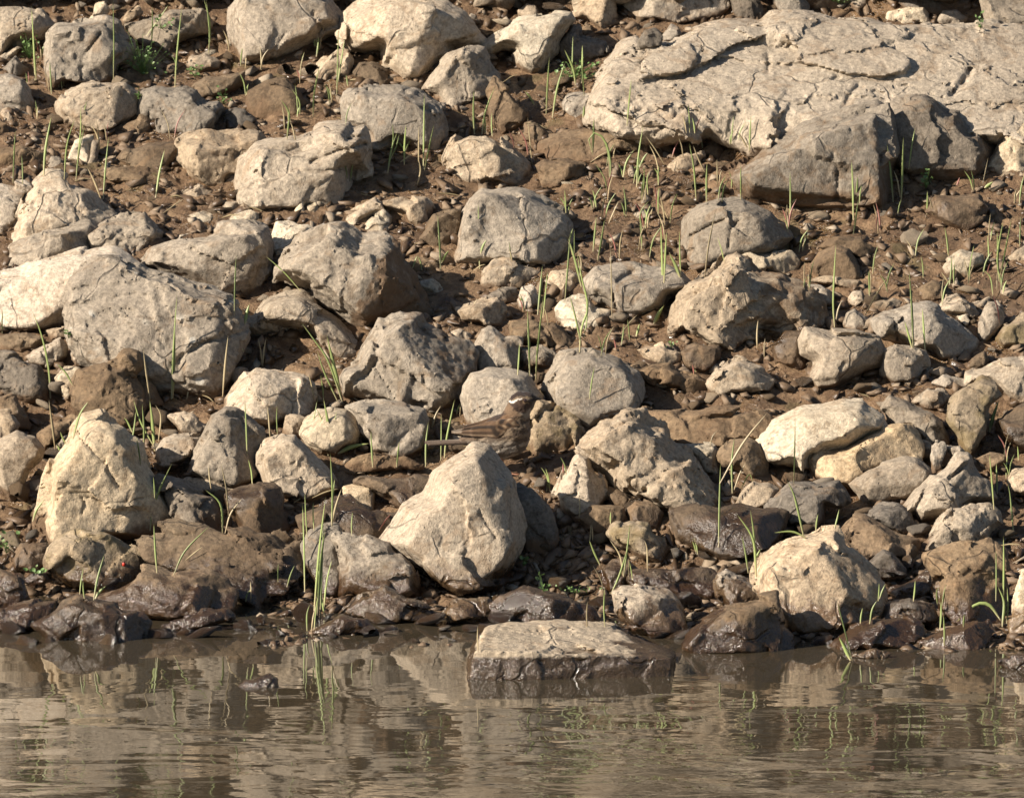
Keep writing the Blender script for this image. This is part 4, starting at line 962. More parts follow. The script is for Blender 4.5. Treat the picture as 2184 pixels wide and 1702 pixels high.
def gravel():
    """the countless chips below a thumbnail's size"""
    n = 23000
    lo = [hull_chip(90 + i, 8, 0.5) for i in range(16)]
    r = np.random.default_rng(5)
    V, Q, D, C = [], [], [], []
    off = 0
    for i in range(n):
        y = r.uniform(-0.05, 2.25) if i % 5 else r.uniform(-0.1, 0.5)
        x = r.uniform(-0.85, 0.85)
        co, q = lo[r.integers(16)]
        rad = (0.0022 + 0.0135 * r.random() ** 2.6)
        a = r.uniform(0, 6.28); ca, sa = math.cos(a), math.sin(a)
        c = co * rad * r.uniform(0.75, 1.3, 3)
        c = np.stack([c[:, 0] * ca - c[:, 1] * sa, c[:, 0] * sa + c[:, 1] * ca, c[:, 2]], 1)
        V.append(c + np.array([x, y, 0.25 * rad])); Q.append(q + off); off += len(co)
        C.append(np.full(len(co), r.random()))
    V = np.concatenate(V)
    V[:, 2] += ground_z(V[:, 0], V[:, 1])
    m, nt, bs = new_mat("gravel")
    at = nd(nt, "ShaderNodeAttribute", attribute_name="tone")
    geo = nd(nt, "ShaderNodeNewGeometry")
    n3 = noise(nt, geo.outputs["Position"], 300.0, 3, 0.7)
    c = ramp(nt, at.outputs["Fac"], [(0.0, (0.065, 0.041, 0.023)), (0.4, (0.12, 0.078, 0.045)), (0.7, (0.17, 0.116, 0.069)), (0.88, (0.225, 0.16, 0.10)), (1.0, (0.36, 0.30, 0.22))])
    c = mixc(nt, n3, mixc(nt, 1.0, c, (0.55, 0.5, 0.45), 'MULTIPLY'), c)
    nt.links.new(c, bs.inputs["Base Color"])
    nt.links.new(maprange(nt, at.outputs["Fac"], 0.0, 1.0, 0.22, 0.85, False), bs.inputs["Roughness"])
    b = nd(nt, "ShaderNodeBump"); b.inputs["Strength"].default_value = 0.5; b.inputs["Distance"].default_value = 0.002
    nt.links.new(n3, b.inputs["Height"]); nt.links.new(b.outputs[0], bs.inputs["Normal"])
    o = obj("gravel", mesh_np("gravel", V, tris=np.concatenate(Q), mat=m, smooth=False, attrs={"tone": np.concatenate(C)}))
    tag(o, "countless small brown chips strewn over the mud", "gravel", kind="stuff")
gravel()

def far_rubble():
    """the bank goes on above the frame; the water mirrors it"""
    r = np.random.default_rng(11)
    lo = [hull_chip(140 + i, 26, 0.75) for i in range(8)]
    V, Q, D = [], [], []; off = 0
    for i in range(950):
        y = 2.02 + 5.5 * r.random() ** 1.5; x = r.uniform(-1.6, 1.6)
        co, q = lo[r.integers(8)]
        rad = r.uniform(0.03, 0.12) * (1 + 0.25 * (y - 2))
        a = r.uniform(0, 6.28); ca, sa = math.cos(a), math.sin(a)
        c = co * rad * r.uniform(0.75, 1.3, 3)
        c = np.stack([c[:, 0] * ca - c[:, 1] * sa, c[:, 0] * sa + c[:, 1] * ca, c[:, 2]], 1)
        V.append(c + np.array([x, y, HY(y) + 0.3 * rad])); Q.append(q + off); off += len(co)
        D.append(np.clip(0.1 - co[:, 2], 0, 1))
    o = obj("rubble", mesh_np("rubble", np.concatenate(V), tris=np.concatenate(Q), mat=M['P'], smooth=False, attrs={"damp": np.concatenate(D)}))
    tag(o, "pale rubble higher up the bank", "rubble", kind="stuff")
far_rubble()

# ------------------------------------------------------------------ grass
def grass_mat(name, base, mid, tip):
    m, nt, bs = new_mat(name)
    at = nd(nt, "ShaderNodeAttribute", attribute_name="along")
    oi = nd(nt, "ShaderNodeObjectInfo")
    c = ramp(nt, at.outputs["Fac"], [(0.0, base), (0.28, mid), (0.8, mid), (1.0, tip)])
    c = mixc(nt, 1.0, c, maprange(nt, oi.outputs["Random"], 0, 1, 0.75, 1.15, False), 'MULTIPLY')
    nt.links.new(c, bs.inputs["Base Color"])
    bs.inputs["Roughness"].default_value = 0.45
    tr = nd(nt, "ShaderNodeBsdfTranslucent"); nt.links.new(c, tr.inputs[0])
    mx = nd(nt, "ShaderNodeMixShader"); mx.inputs[0].default_value = 0.3
    nt.links.new(bs.outputs[0], mx.inputs[1]); nt.links.new(tr.outputs[0], mx.inputs[2])
    nt.links.new(mx.outputs[0], nt.nodes["Material Output"].inputs[0])
    return m
GM = {'g': grass_mat("grass_green", (0.50, 0.42, 0.24), (0.31, 0.375, 0.13), (0.46, 0.46, 0.2)),
      'y': grass_mat("grass_straw", (0.34, 0.25, 0.13), (0.46, 0.37, 0.21), (0.52, 0.44, 0.28)),
      'r': grass_mat("grass_red", (0.33, 0.22, 0.12), (0.33, 0.13, 0.10), (0.40, 0.26, 0.18)),
      'l': grass_mat("leaf_green", (0.10, 0.16, 0.045), (0.13, 0.215, 0.065), (0.20, 0.27, 0.10))}
GNAME = {'g': 'green', 'y': 'straw-coloured', 'r': 'reddish'}

bpy.context.view_layer.update()
DEPS = bpy.context.evaluated_depsgraph_get()
def surface_at(x, y):
    hit, loc, nor, idx, ob, mt = SC.ray_cast(DEPS, Vector(CAM), Vector(px_ray(x, y)))
    return np.array(loc) if hit else ground_hit(x, y)

def spline(P, n):
    P = np.array(P, float)
    if len(P) == 2: 
        mid = P.mean(0) + (P[1] - P[0])[::-1] * np.array([0.02, 0]) * random.choice([-1, 1])
        P = np.array([P[0], mid, P[1]])
    L = np.r_[0, np.cumsum(np.linalg.norm(np.diff(P, axis=0), axis=1))]
    Q = np.concatenate([[2 * P[0] - P[1]], P, [2 * P[-1] - P[-2]]])
    out = []
    for t in np.linspace(0, L[-1], n):
        i = min(max(int(np.searchsorted(L, t, side='right')) - 1, 0), len(P) - 2)
        u = (t - L[i]) / (L[i + 1] - L[i] + 1e-9)
        a, b, c, d = Q[i], Q[i + 1], Q[i + 2], Q[i + 3]
        out.append(0.5 * (2 * b + (c - a) * u + (2 * a - 5 * b + 4 * c - d) * u * u + (3 * b - a - 3 * c + d) * u ** 3))
    return np.array(out)

def blade_mesh(pts, width, zc, org, kind, rr):
    n = 11
    c2 = spline(pts, n)
    yaw = rr.uniform(-0.5, 0.5)
    lean = rr.uniform(-0.12, 0.12)
    s = zc / FPX
    V, A = [], []
    leaf = width >= 8
    for k in range(n):
        t = k / (n - 1)
        wd = width * s * (0.41 if not leaf else 0.5) * ((0.5 + 0.6 * math.sin(min(t * 1.7, 1) * math.pi / 2)) * (1 - t ** 3.0) if not leaf else math.sin(math.pi * (0.06 + 0.94 * t) ** 0.8) * 0.9 + 0.05)
        zc_k = zc + lean * t * abs(pts[-1][1] - pts[0][1]) * s
        p = at_depth(c2[k][0], c2[k][1], zc_k)
        a, b = c2[max(k - 1, 0)], c2[min(k + 1, n - 1)]
        tg = np.array([b[0] - a[0], a[1] - b[1]]); tg = tg / (np.linalg.norm(tg) + 1e-9)
        side = RGT * tg[1] - UPV * tg[0]
        side = side * math.cos(yaw) + FWD * math.sin(yaw)
        V += [p - side * wd, p + FWD * (0.35 * wd + 0.00012), p + side * wd, p + FWD * (0.35 * wd + 0.0005)]
        A += [t] * 4
    q = []
    for k in range(n - 1):
        o = 4 * k
        for a, b in ((0, 1), (1, 2), (2, 3), (3, 0)):
            q.append([o + a, o + b, o + 4 + b, o + 4 + a])
    return mesh_np("blade", np.array(V) - org, quads=np.array(q), mat=GM[kind], attrs={"along": np.array(A)})

GR = random.Random(3)
USED_LABEL = {}
def tuft(spec):
    """spec: blades separated by ';' -- points x,y from base to tip, then optional width and kind"""
    blades = []
    for b in spec.split(";"):
        tok = b.split()
        pts = [tuple(float(c) for c in t.split(",")) for t in tok if "," in t]
        rest = [t for t in tok if "," not in t]
        w = 4.6; kd = 'g'
        for t in rest:
            if t[0].isdigit(): w = float(t)
            else: kd = t
        blades.append((pts, w, kd))
    b0 = blades[0][0][0]
    g = surface_at(*b0)
    if len(blades) == 1:
        root = None; org = g
    else:
        root = bpy.data.objects.new("grass_tuft", None); root.empty_display_size = 0.01
        COL.objects.link(root); root.location = [float(c) for c in g]; org = g
    first = None
    for pts, w, kd in blades:
        gb = surface_at(*pts[0])
        zc = (gb - CAM) @ FWD
        z0 = (g - CAM) @ FWD
        if abs(zc - z0) > 0.12: zc = z0
        zc -= 0.004
        me = blade_mesh(pts, w, zc, org, kd, GR)
        o = obj("blade" if root is not None else "grass_shoot", me, parent=root)
        if root is None: o.location = [float(c) for c in org]; first = o
    top = root if root is not None else first
    rel, lab = relation(*b0)
    nb = {1: "single", 2: "two", 3: "three", 4: "four"}.get(len(blades), "many")
    L = max(abs(p[-1][1] - p[0][1]) for p, w, k in blades)
    sz = "tall" if L > 105 else "short" if L < 50 else "slender"
    kd = blades[0][2]
    noun = "blade" if len(blades) == 1 else "blades"
    s = cut_label(f"{nb} {sz} {GNAME[kd]} grass {noun} {rel} {lab}")
    for rank in (1, 2, 3):
        if s not in SEEN: break
        rel, lab = relation(*b0, rank=rank)
        s = cut_label(f"{nb} {sz} {GNAME[kd]} grass {noun} {rel} {lab}")
    SEEN.add(s)
    tag(top, s, "grass", "grass shoots growing between the rocks")
TUFTS = """75,172 72,100 67,12 5;77,172 74,120 70,80
242,172 243,90 241,0 4;250,150 256,120 268,98 7
373,187 377,120 388,12 5;378,150 372,128 365,120 4
445,116 447,70 440,0 5;449,90 446,40 434,-4
110,202 108,165 106,130
93,376 97,320 110,245 7
137,384 143,310 160,252 5;162,386 168,330 181,265;165,340 172,280 172,225 4
28,392 30,330 33,276 5;48,394 46,330 4
220,426 226,350 232,290 5;215,424 200,385 185,356 5 y
332,422 340,370 352,316 6
322,106 325,60 325,12 4;312,78 340,40 360,10 4
668,250 670,200 683,136 5;640,244 638,215 622,190 4
718,206 720,150 722,60 4;720,180 728,130 736,80 4;742,185 738,160
675,122 680,78 5;672,100 671,85
612,298 616,260 618,226 5;630,300 625,275 619,260 5 y
827,370 835,320 848,280 6;835,330 839,290 836,262 4;833,340 846,310 852,285 4
862,352 863,310 866,265 6;864,325 872,305 884,290 5;864,322 855,310 846,300 5
893,360 893,310 893,268 4 y;903,362 904,280 905,196 5;905,366 912,330 926,264 5;890,395 897,365 893,340 5 y
1012,287 1010,240 1011,190 6;1028,287 1035,240 1056,184 5;1050,292 1049,240 4;1035,286 1032,240
1165,245 1168,180 1172,120 5;1178,252 1188,190 1206,130 6
1228,182 1222,145 1203,105 7;1240,178 1242,130 1242,95 6;1220,172 1221,120 1222,75 4;1246,206 1243,165 1240,130 4
1140,224 1130,208 1120,195 6
1244,252 1246,225 7
1300,402 1302,345 1290,300 1270,284 1256,296 1266,336 6;1264,326 1266,285 1267,250 7
1358,400 1361,340 1372,266 5;1364,358 1372,340 1382,325 6;1360,358 1350,358 1343,355 5;1372,422 1374,380 1373,350 3
1382,416 1380,385 1384,365 4;1404,396 1403,372 1394,358 4
1485,428 1480,360 1470,305 5;1507,432 1507,385 1508,346 6;1503,368 1490,340 1478,310 5 y
1499,317 1490,270 1470,225 5
1337,270 1342,215 1347,165 5
1567,327 1567,290 1567,265 4 r;1598,322 1600,280 1602,245 5;1594,316 1582,295 1570,280 5 y
1135,352 1130,300 1125,250 3 y
1417,352 1398,320 1375,288 3 y
1433,337 1440,315 1450,296 4 r
1580,427 1580,390 1580,350 5
1685,472 1686,420 1685,365 5;1690,432 1704,415 1718,404 6;1680,442 1675,415 1668,385 4
1820,470 1819,400 1816,340 6;1826,424 1829,375 6;1833,434 1838,392 4
1905,432 1900,370 1892,305 6;1922,432 1925,360 1927,290 7;1938,362 1945,310 1952,272 4;1920,422 1914,385 1906,364 5 y
2040,398 2047,378 5 r;2100,402 2118,388 8;2095,396 2102,365 2108,335 3 y
107,850 104,790 90,720 68,660 6;155,822 140,795 120,774 5
320,852 312,795 305,740 6 y
365,852 370,740 378,620 5;368,850 370,775 374,712 9;362,836 364,800 367,762 5
475,846 480,780 487,712 6 y
388,846 380,796 6 y;398,852 403,816 5 y
500,672 501,610 504,540 5;522,692 526,670 532,648 8
5,712 6,660 4
730,856 700,770 670,725 640,685 6;720,856 690,790 676,745 5;728,852 712,780 697,715 9
670,852 664,820 657,795 4 y;690,852 684,800 4
626,602 615,578 605,560 4;642,622 605,580 566,546 4
940,577 937,510 933,454 6;942,562 950,545 958,534 7
1023,577 1021,500 1020,430 5;1025,542 1030,525 1038,511 7
900,577 897,560 890,545 4;880,572 885,558 890,545 4
1205,642 1211,570 1217,490 5;1240,612 1225,550 1211,505 7;1236,600 1240,560 1230,532 5 y
1236,752 1240,700 1254,655 1240,590 1230,535 6;1240,738 1228,680 1214,625 5;1245,722 1252,680 1250,640 4
1130,802 1128,730 1125,655 7;1143,812 1146,750 1160,625 6;1147,672 1152,620 1157,565 6;1158,678 1164,620 1168,575 4
1104,800 1107,760 1108,730 5
1265,537 1269,495 1272,460 5;1275,557 1283,510 1290,466 6
1415,652 1413,580 1409,470 7;1416,604 1419,545 1422,490 6;1395,692 1404,672 1416,652 10
1450,592 1440,565 1427,540 8;1452,592 1450,540 1449,490 4
1305,677 1304,600 1302,524 4 y
1370,497 1366,455 1385,428 4;1298,477 1310,450 1320,428 4 y;1425,467 1415,448 1402,430 4 y
1503,592 1512,520 1527,446 5 y;1545,560 1538,530 1530,505 3
1325,737 1331,690 4;1343,727 1338,680 4;1325,712 1342,690 1360,671 5 y;1357,718 1364,690 7
1615,742 1617,680 5 y;1630,762 1632,720 4 y
1257,852 1262,815 1268,780 4;1415,822 1404,805 1389,794 3 y
1780,698 1777,640 1783,515 6;1783,684 1788,660 1797,638 5 y
1845,672 1868,630 1893,591 6 y
1948,744 1945,660 1939,574 7;1945,742 1938,715 1929,684 6;1973,747 1970,700 1967,655 6
2025,612 2030,545 5;2023,547 2015,484 5;2035,607 2036,560 5;2022,602 2007,580 5 y
2065,607 2070,560 2078,520 4
2132,602 2128,545 2140,470 7;2130,592 2128,540 2127,490 5;2133,592 2145,530 2158,464 5;2108,562 2106,500 4;2118,632 2112,592 2094,574 4
2175,527 2176,490 2177,460 4
1820,502 1826,460 1831,424 5
1683,480 1686,430 5 y;1915,457 1922,425 4
118,957 112,910 104,850 7 y;130,967 120,944 6
155,937 170,885 190,854 7
328,952 300,900 284,850 5;330,962 324,890 319,853 8;280,947 290,875 5;307,957 303,860 6;338,942 343,888 330,862 5 y;282,922 272,900 264,890 5
300,992 296,960 290,930 5
320,1132 330,1070 368,985 7;330,1062 327,1016 5
335,1222 331,1170 328,1115 6
370,1227 395,1175 448,1120 5;395,1195 420,1175 432,1165 4 y
475,1137 470,1075 437,1044 7;480,1137 492,1095 519,1060 5 y;488,1102 482,1040 470,984 5 y;450,1042 445,990 4 y
538,1032 536,1005 529,978 5;527,972 525,910 522,850 5
70,1112 78,1088 96,1064 6
200,1280 208,1235 223,1180 6;203,1277 212,1262 226,1249 7;170,1267 173,1240 178,1209 4;180,1277 177,1238 4
140,947 128,920 5
700,972 696,920 674,868 5;705,967 699,900 690,850 8;715,967 713,910 718,875 4;662,957 668,905 677,850 4
720,967 750,953 786,946 10
576,932 573,890 570,864 5 y;592,927 591,864 4
795,997 793,960 791,918 5;846,997 849,965 852,940 5
908,997 909,945 914,898 6;948,977 952,940 970,850 6;940,982 941,930 941,880 3
921,912 930,885 941,864 6 y
677,1312 684,1200 694,1128 9;670,1302 680,1180 695,1055 6;690,1302 697,1240 709,1188 5;683,1322 687,1200 690,1100 5
650,1262 648,1150 645,1072 5;655,1147 652,1095 650,1050 4
708,1122 709,1040 704,964 6;707,1112 710,1060 714,1018 5;708,1117 716,1080 729,1040 6 y
655,1346 655,1310 661,1288 5;670,1342 674,1300 678,1270 5;692,1314 686,1275 682,1258 5;664,1346 668,1315 674,1290 4 y
593,1242 594,1200 4;612,1252 620,1225 629,1204 4
670,1132 668,1070 4;750,1142 752,1090 4
808,1132 822,1110 836,1094 5 r
1235,1112 1236,1056 5 y
1533,1167 1535,1060 1537,985 6;1535,1032 1585,945 1638,878 6 y
1562,1052 1561,985 1567,930 6;1565,1047 1578,1010 1592,985 4 y;1580,1042 1598,1012 1606,1030 4
1613,1230 1606,1150 1570,1094 7;1610,1202 1608,1140 1600,1085 6;1596,1222 1590,1180 1582,1140 5;1611,1192 1622,1170 6
1330,1230 1338,1170 1344,1114 5;1328,1227 1322,1185 1299,1149 5 y;1302,1270 1322,1225 1340,1165 6;1287,1277 1283,1240 1264,1205 4 y
1381,1218 1380,1170 1373,1150 5 y
1257,1162 1260,1118 4 y;1264,1152 1262,1118 4 y;1280,1205 1268,1180 1256,1150 6
1302,1117 1303,1090 4
1290,1337 1290,1250 5;1252,1337 1253,1281 4 y
1020,1387 1019,1335 4 y
1693,1032 1695,960 1696,890 4;1690,1160 1684,1130 1679,1094 6 y
1715,1147 1695,1060 1678,1024 7;1740,1132 1745,1095 5;1780,1127 1790,1085 5;1720,1147 1690,1134 1650,1136 6
2120,1087 2115,1020 2110,964 5;2172,982 2170,950 4
2162,1142 2155,1060 2149,1030 5
2140,1290 2141,1200 2140,1140 6;2124,1282 2125,1230 2124,1170 4
2110,922 2118,890 2131,852 9;2108,920 2095,895 5
1873,1282 1875,1242 4;1876,1277 1889,1244 5;1948,1282 1952,1236 5
2000,1292 1998,1262 2004,1250 5;2010,1292 2018,1245 6
1818,1410 1802,1345 1784,1276 5;1814,1408 1800,1378 1789,1358 9
2138,1337 2142,1285 2128,1250 8;2134,1322 2110,1290 2080,1290 2040,1326 8;2055,1337 2057,1310 6;2147,1330 2150,1290 2148,1250 5
2005,1342 2007,1280 7;2014,1377 2012,1310 5
1835,1330 1840,1295 5;1855,1330 1860,1300 1871,1279 5""".split("\n")
for t in TUFTS: tuft(t)
def wild_shoots(n, x0, x1, y0, y1, sd):
    rr = random.Random(sd)
    k = 0
    for _ in range(n * 6):
        if k >= n: break
        x, y = rr.uniform(x0, x1), rr.uniform(y0, y1)
        if min(inside(PL[i], x, y) for i in near_rocks(x, y)) < -3: continue
        bl = []
        for b in range(rr.choice([1, 2, 2, 3])):
            bx = x + rr.uniform(-7, 7); by = y + rr.uniform(-3, 3); L = rr.uniform(22, 70)
            lean = rr.uniform(-0.45, 0.45) * L
            bl.append(f"{bx:.0f},{by:.0f} {bx + lean * .3:.0f},{by - L * .55:.0f} {bx + lean:.0f},{by - L:.0f} {rr.uniform(3, 5):.1f} {rr.choice('gggyyr')}")
        tuft(";".join(bl)); k += 1
def straw_litter(n, sd):
    rr = random.Random(sd); k = 0
    for _ in range(n * 8):
        if k >= n: break
        x, y = rr.uniform(30, 2150), rr.uniform(150, 1290)
        if min(inside(PL[i], x, y) for i in near_rocks(x, y)) < 2: continue
        L = rr.uniform(22, 60); a = rr.uniform(-0.6, 0.6)
        tuft(f"{x:.0f},{y:.0f} {x + .5 * L:.0f},{y - a * .5 * L - 3:.0f} {x + L * math.cos(a):.0f},{y - L * math.sin(a):.0f} {rr.uniform(3, 5):.1f} y"); k += 1
straw_litter(30, 9)
wild_shoots(34, 1080, 1640, 260, 560, 1)
wild_shoots(20, 1600, 2170, 400, 640, 2)
wild_shoots(22, 20, 760, 90, 420, 3)
wild_shoots(22, 400, 2150, 640, 1300, 4)

# ------------------------------------------------------------------ low leafy herbs
def herb(x, y, w, h, n, label, sz=8.0):
    g = surface_at(x, y)
    zc = (g - CAM) @ FWD - 0.01
    s = zc / FPX
    root = bpy.data.objects.new("herb", None); root.empty_display_size = 0.01
    COL.objects.link(root); root.location = [float(c) for c in g]
    rr = np.random.default_rng(int(x * 7 + y))
    V, Q, A = [], [], []; SV, SQ = [], []
    for k in range(n):
        tip = at_depth(x + rr.normal(0, 0.32) * w * 0.75, y - abs(rr.normal(0.45, 0.28)) * h, zc + rr.normal(0, 0.35) * w * s * 0.4)
        a = rr.normal(0, 1, 3); a[2] = abs(a[2]) * 0.4; a[1] -= 0.2; a /= np.linalg.norm(a)
        nn = np.array([rr.normal(0, 0.5) - 0.3, -0.7 + rr.normal(0, 0.4), 0.9]); b = np.cross(a, nn); b /= np.linalg.norm(b) + 1e-9
        c = np.cross(a, b)
        L_ = sz * s * rr.uniform(0.6, 1.25); Wd = L_ * 0.38
        o = len(V)
        V += [tip, tip + a * L_ * .35 + b * Wd, tip + a * L_ * .8 + b * Wd * .75, tip + a * L_ - c * L_ * .12,
              tip + a * L_ * .8 - b * Wd * .75, tip + a * L_ * .35 - b * Wd, tip + a * L_ * .35 + c * L_ * .1, tip + a * L_ * .8 + c * L_ * .08]
        Q += [[o, o + 1, o + 6, o + 5], [o + 1, o + 2, o + 7, o + 6], [o + 6, o + 7, o + 4, o + 5], [o + 2, o + 3, o + 4, o + 7]]
        A += [rr.uniform(0.3, 1)] * 8
        q = len(SV); e = RGT * 0.6 * s
        SV += [g - e, g + e, tip + e * .6, tip - e * .6]; SQ.append([q, q + 1, q + 2, q + 3])
    o = obj("leaves", mesh_np("leaves", np.array(V) - g, quads=np.array(Q), mat=GM['l'], attrs={"along": np.array(A)}), parent=root)
    o["kind"] = "stuff"
    obj("stem", mesh_np("stem", np.array(SV) - g, quads=np.array(SQ), mat=GM['l'], attrs={"along": np.full(len(SV), 0.4)}), parent=root)
    tag(root, label, "herb", "green herbs among the stones")
herb(305, 160, 90, 75, 80, "largest leafy green herb, right of the broad cracked boulder")
herb(62, 125, 45, 50, 26, "yellow-green herb in the dark gap at upper left")
herb(297, 212, 22, 22, 12, "tiny herb between the rounded rock and fissured rock")
herb(478, 222, 34, 32, 16, "small herb right of the fissured rock, beside brown hollow")
herb(1225, 168, 105, 40, 66, "spreading pale green herb left of the eroded slab")
herb(147, 722, 20, 26, 8, "tiny round-leaved herb beside the lichen boulder", 10)
herb(1160, 1262, 30, 34, 10, "pale curled herb in the shade right of pointed boulder", 10)
herb(1116, 1208, 26, 26, 8, "herb with pale leaves against pointed boulder's right foot", 11)
herb(1230, 1264, 80, 18, 22, "low herb strip in the dark hollow behind the wet rock", 7)
herb(14, 1180, 44, 44, 16, "broad-leaved herb at the left frame edge near the water", 11)
herb(78, 1222, 40, 18, 10, "small herb left of the algae-stained round rock", 10)
herb(1975, 402, 34, 40, 16, "dark herb in shadow right of the large wedge rock")
herb(1432, 742, 22, 14, 8, "tiny green herb below the rough peaked rock", 6)
herb(345, 62, 60, 30, 16, "sparse herb on top of the low grey rock, upper left")
herb(415, 165, 40, 26, 14, "little herb beside the flat tan stone, upper left")
herb(2090, 60, 22, 30, 10, "green herb at the top right behind the slab", 9)
herb(1790, 8, 90, 20, 26, "green herbs along the very top edge, right", 8)

# ------------------------------------------------------------------ the bird
def bird():
    BX, BY, BK = 887.6, 812.3, 0.1304           # its own sheet: 2184 x 1696
    foot = (1090.0, 1014.0)
    g = ground_hit(*foot)
    zc = (g - CAM) @ FWD
    s = zc / FPX * BK
    org = np.array([g[0], g[1], HY(g[1])])
    root = bpy.data.objects.new("bird", None); root.empty_display_size = 0.02
    COL.objects.link(root); root.location = [float(c) for c in org]
    tag(root, "small streaky brown bird with white eyebrow, facing right on the stones", "bird")
    def world(c):                                # c in sheet units: x right, y down, w toward the camera
        c = np.asarray(c, float)
        base = at_depth(BX + BK * 1300, BY + BK * 900, zc)
        return base + (c[:, :1] - 1300) * s * RGT - (c[:, 1:2] - 900) * s * np.array([0, 0, 1.0]) - c[:, 2:3] * s * np.array([0, 1.0, 0]) - org
    pm, nt, bs = new_mat("plumage")
    at = nd(nt, "ShaderNodeAttribute", attribute_name="plumage")
    tcn = nd(nt, "ShaderNodeTexCoord")
    mp = nd(nt, "ShaderNodeMapping"); mp.inputs["Rotation"].default_value = (0, 0.45, 0); mp.inputs["Scale"].default_value = (0.3, 1, 1.5)
    nt.links.new(tcn.outputs["Object"], mp.inputs["Vector"])
    nf = noise(nt, mp.outputs[0], 700.0, 4, 0.65)
    nt.links.new(mixc(nt, 1.0, at.outputs["Color"], maprange(nt, nf, 0.3, 0.7, 0.72, 1.25, False), 'MULTIPLY'), bs.inputs["Base Color"])
    bs.inputs["Roughness"].default_value = 0.8; bs.inputs["Specular IOR Level"].default_value = 0.2
    bs.inputs["Sheen Weight"].default_value = 0.15
    bb = nd(nt, "ShaderNodeBump"); bb.inputs["Strength"].default_value = 0.5; bb.inputs["Distance"].default_value = 0.0012
    nt.links.new(nf, bb.inputs["Height"]); nt.links.new(bb.outputs[0], bs.inputs["Normal"])
    def plain(name, col, rough, spec=0.5):
        m, n_, b_ = new_mat(name); b_.inputs["Base Color"].default_value = (*col, 1); b_.inputs["Roughness"].default_value = rough
        b_.inputs["Specular IOR Level"].default_value = spec
        return m
    H = 10.0
    def field(lo, hi, fn, h=H):
        ax = [np.arange(a, b + h, h) for a, b in zip(lo, hi)]
        X, Y, Z = np.meshgrid(*ax, indexing='ij')
        return surface_nets(fn(X, Y, Z), np.array([a[0] for a in ax]), h)
    def cone(X, Y, Z, a, b, ra, rb, fz=1.0):
        a = np.array(a, float); b = np.array(b, float)
        ex, ey, ez = b - a
        wx, wy, wz = X - a[0], Y - a[1], (Z - a[2])
        t = np.clip((wx * ex + wy * ey + wz * ez) / (ex * ex + ey * ey + ez * ez), 0, 1)
        return np.sqrt((wx - ex * t) ** 2 + (wy - ey * t) ** 2 + ((wz - ez * t) * fz) ** 2) - (ra + (rb - ra) * t)
    def body_f(X, Y, Z):
        d = cone(X, Y, Z, (1290, 960, 0), (1540, 860, 0), 265, 318, 1.08)
        d = smin(d, cone(X, Y, Z, (1400, 1010, 0), (1560, 980, 0), 285, 260, 1.1), 60)
        d = smin(d, cone(X, Y, Z, (1560, 780, 0), (1650, 540, 0), 290, 205, 1.05), 90)
        d = smin(d, cone(X, Y, Z, (1640, 520, 0), (1715, 350, 0), 200, 178, 1.05), 70)
        d = smin(d, cone(X, Y, Z, (1715, 345, 0), (1800, 320, 0), 182, 140, 1.05), 40)
        d = smin(d, cone(X, Y, Z, (1850, 310, 0), (1930, 285, 0), 95, 40, 1.0), 45)
        d = smin(d, cone(X, Y, Z, (1330, 820, 0), (1060, 880, 0), 235, 150, 1.0), 80)
        d = smin(d, cone(X, Y, Z, (1060, 930, 0), (760, 985, 0), 140, 70, 1.0), 60)
        p = np.stack([X.ravel() / 900, Y.ravel() / 500, Z.ravel() / 500], 1)
        d = d + 7 * sample(VOL_B, p).reshape(X.shape)
        # breast feathers fluffed in loose rows
        d = d + 4 * np.sin((X * 0.55 + Y * 0.9) / 26 + 1.5 * np.sin(X / 60.)) * (Y > 520)
        return d
    co, q = field((640, 120, -360), (2000, 1340, 360), body_f)
    q, co = keep_main(q, co)
    def inpoly(P, x, y, soft=14):
        return np.clip(0.5 - poly_sdf(np.array(P, float), x, y) / (2 * soft), 0, 1)
    def lerp(c, col, a): return c * (1 - a[:, None]) + np.array(col) * a[:, None]
    def streak(x, y, ang, lx, ly, sd):
        a = math.radians(ang)
        u = x * math.cos(a) + y * math.sin(a); v = -x * math.sin(a) + y * math.cos(a)
        return sample(VOL_A, np.stack([u / lx, v / ly, np.full_like(u, sd)], 1))
    x, y = co[:, 0], co[:, 1]
    jx = x + 10 * sample(VOL_B, co / 400.0); jy = y + 10 * sample(VOL_B, co / 400.0 + 0.4)
    c = np.tile(np.array([0.27, 0.205, 0.14]), (len(co), 1))
    # belly and flanks: grey-white, fine dark streaks
    low = np.clip((jy - 900) / 120, 0, 1)
    c = lerp(c, (0.46, 0.42, 0.36), low)
    c = lerp(c, (0.10, 0.072, 0.05), np.clip((streak(x, y, 165, 420, 150, .2) - 0.05) * 4.0, 0, 0.95) * (jy > 560) * np.where(jy > 900, 0.8, 0.95))
    # rump and tail root
    c = lerp(c, (0.20, 0.145, 0.10), np.clip((1080 - jx) / 120, 0, 1) * np.clip((1010 - jy) / 60, 0, 1))
    # back
    back = inpoly([(1420, 300), (1620, 430), (1660, 600), (1500, 700), (1200, 760), (700, 900), (700, 700), (1000, 560)], jx, jy, 30)
    c = lerp(c, (0.19, 0.112, 0.06), back)
    c = lerp(c, (0.05, 0.03, 0.018), back * np.clip(np.sin((x * 0.47 + y * 0.88) / 15 + 1.2 * streak(x, y, 152, 900, 400, .6)) * 2.2, 0, 0.95))
    # nape
    c = lerp(c, (0.23, 0.155, 0.095), inpoly([(1400, 300), (1560, 330), (1680, 480), (1700, 560), (1560, 560), (1400, 460)], jx, jy, 30) * 0.9)
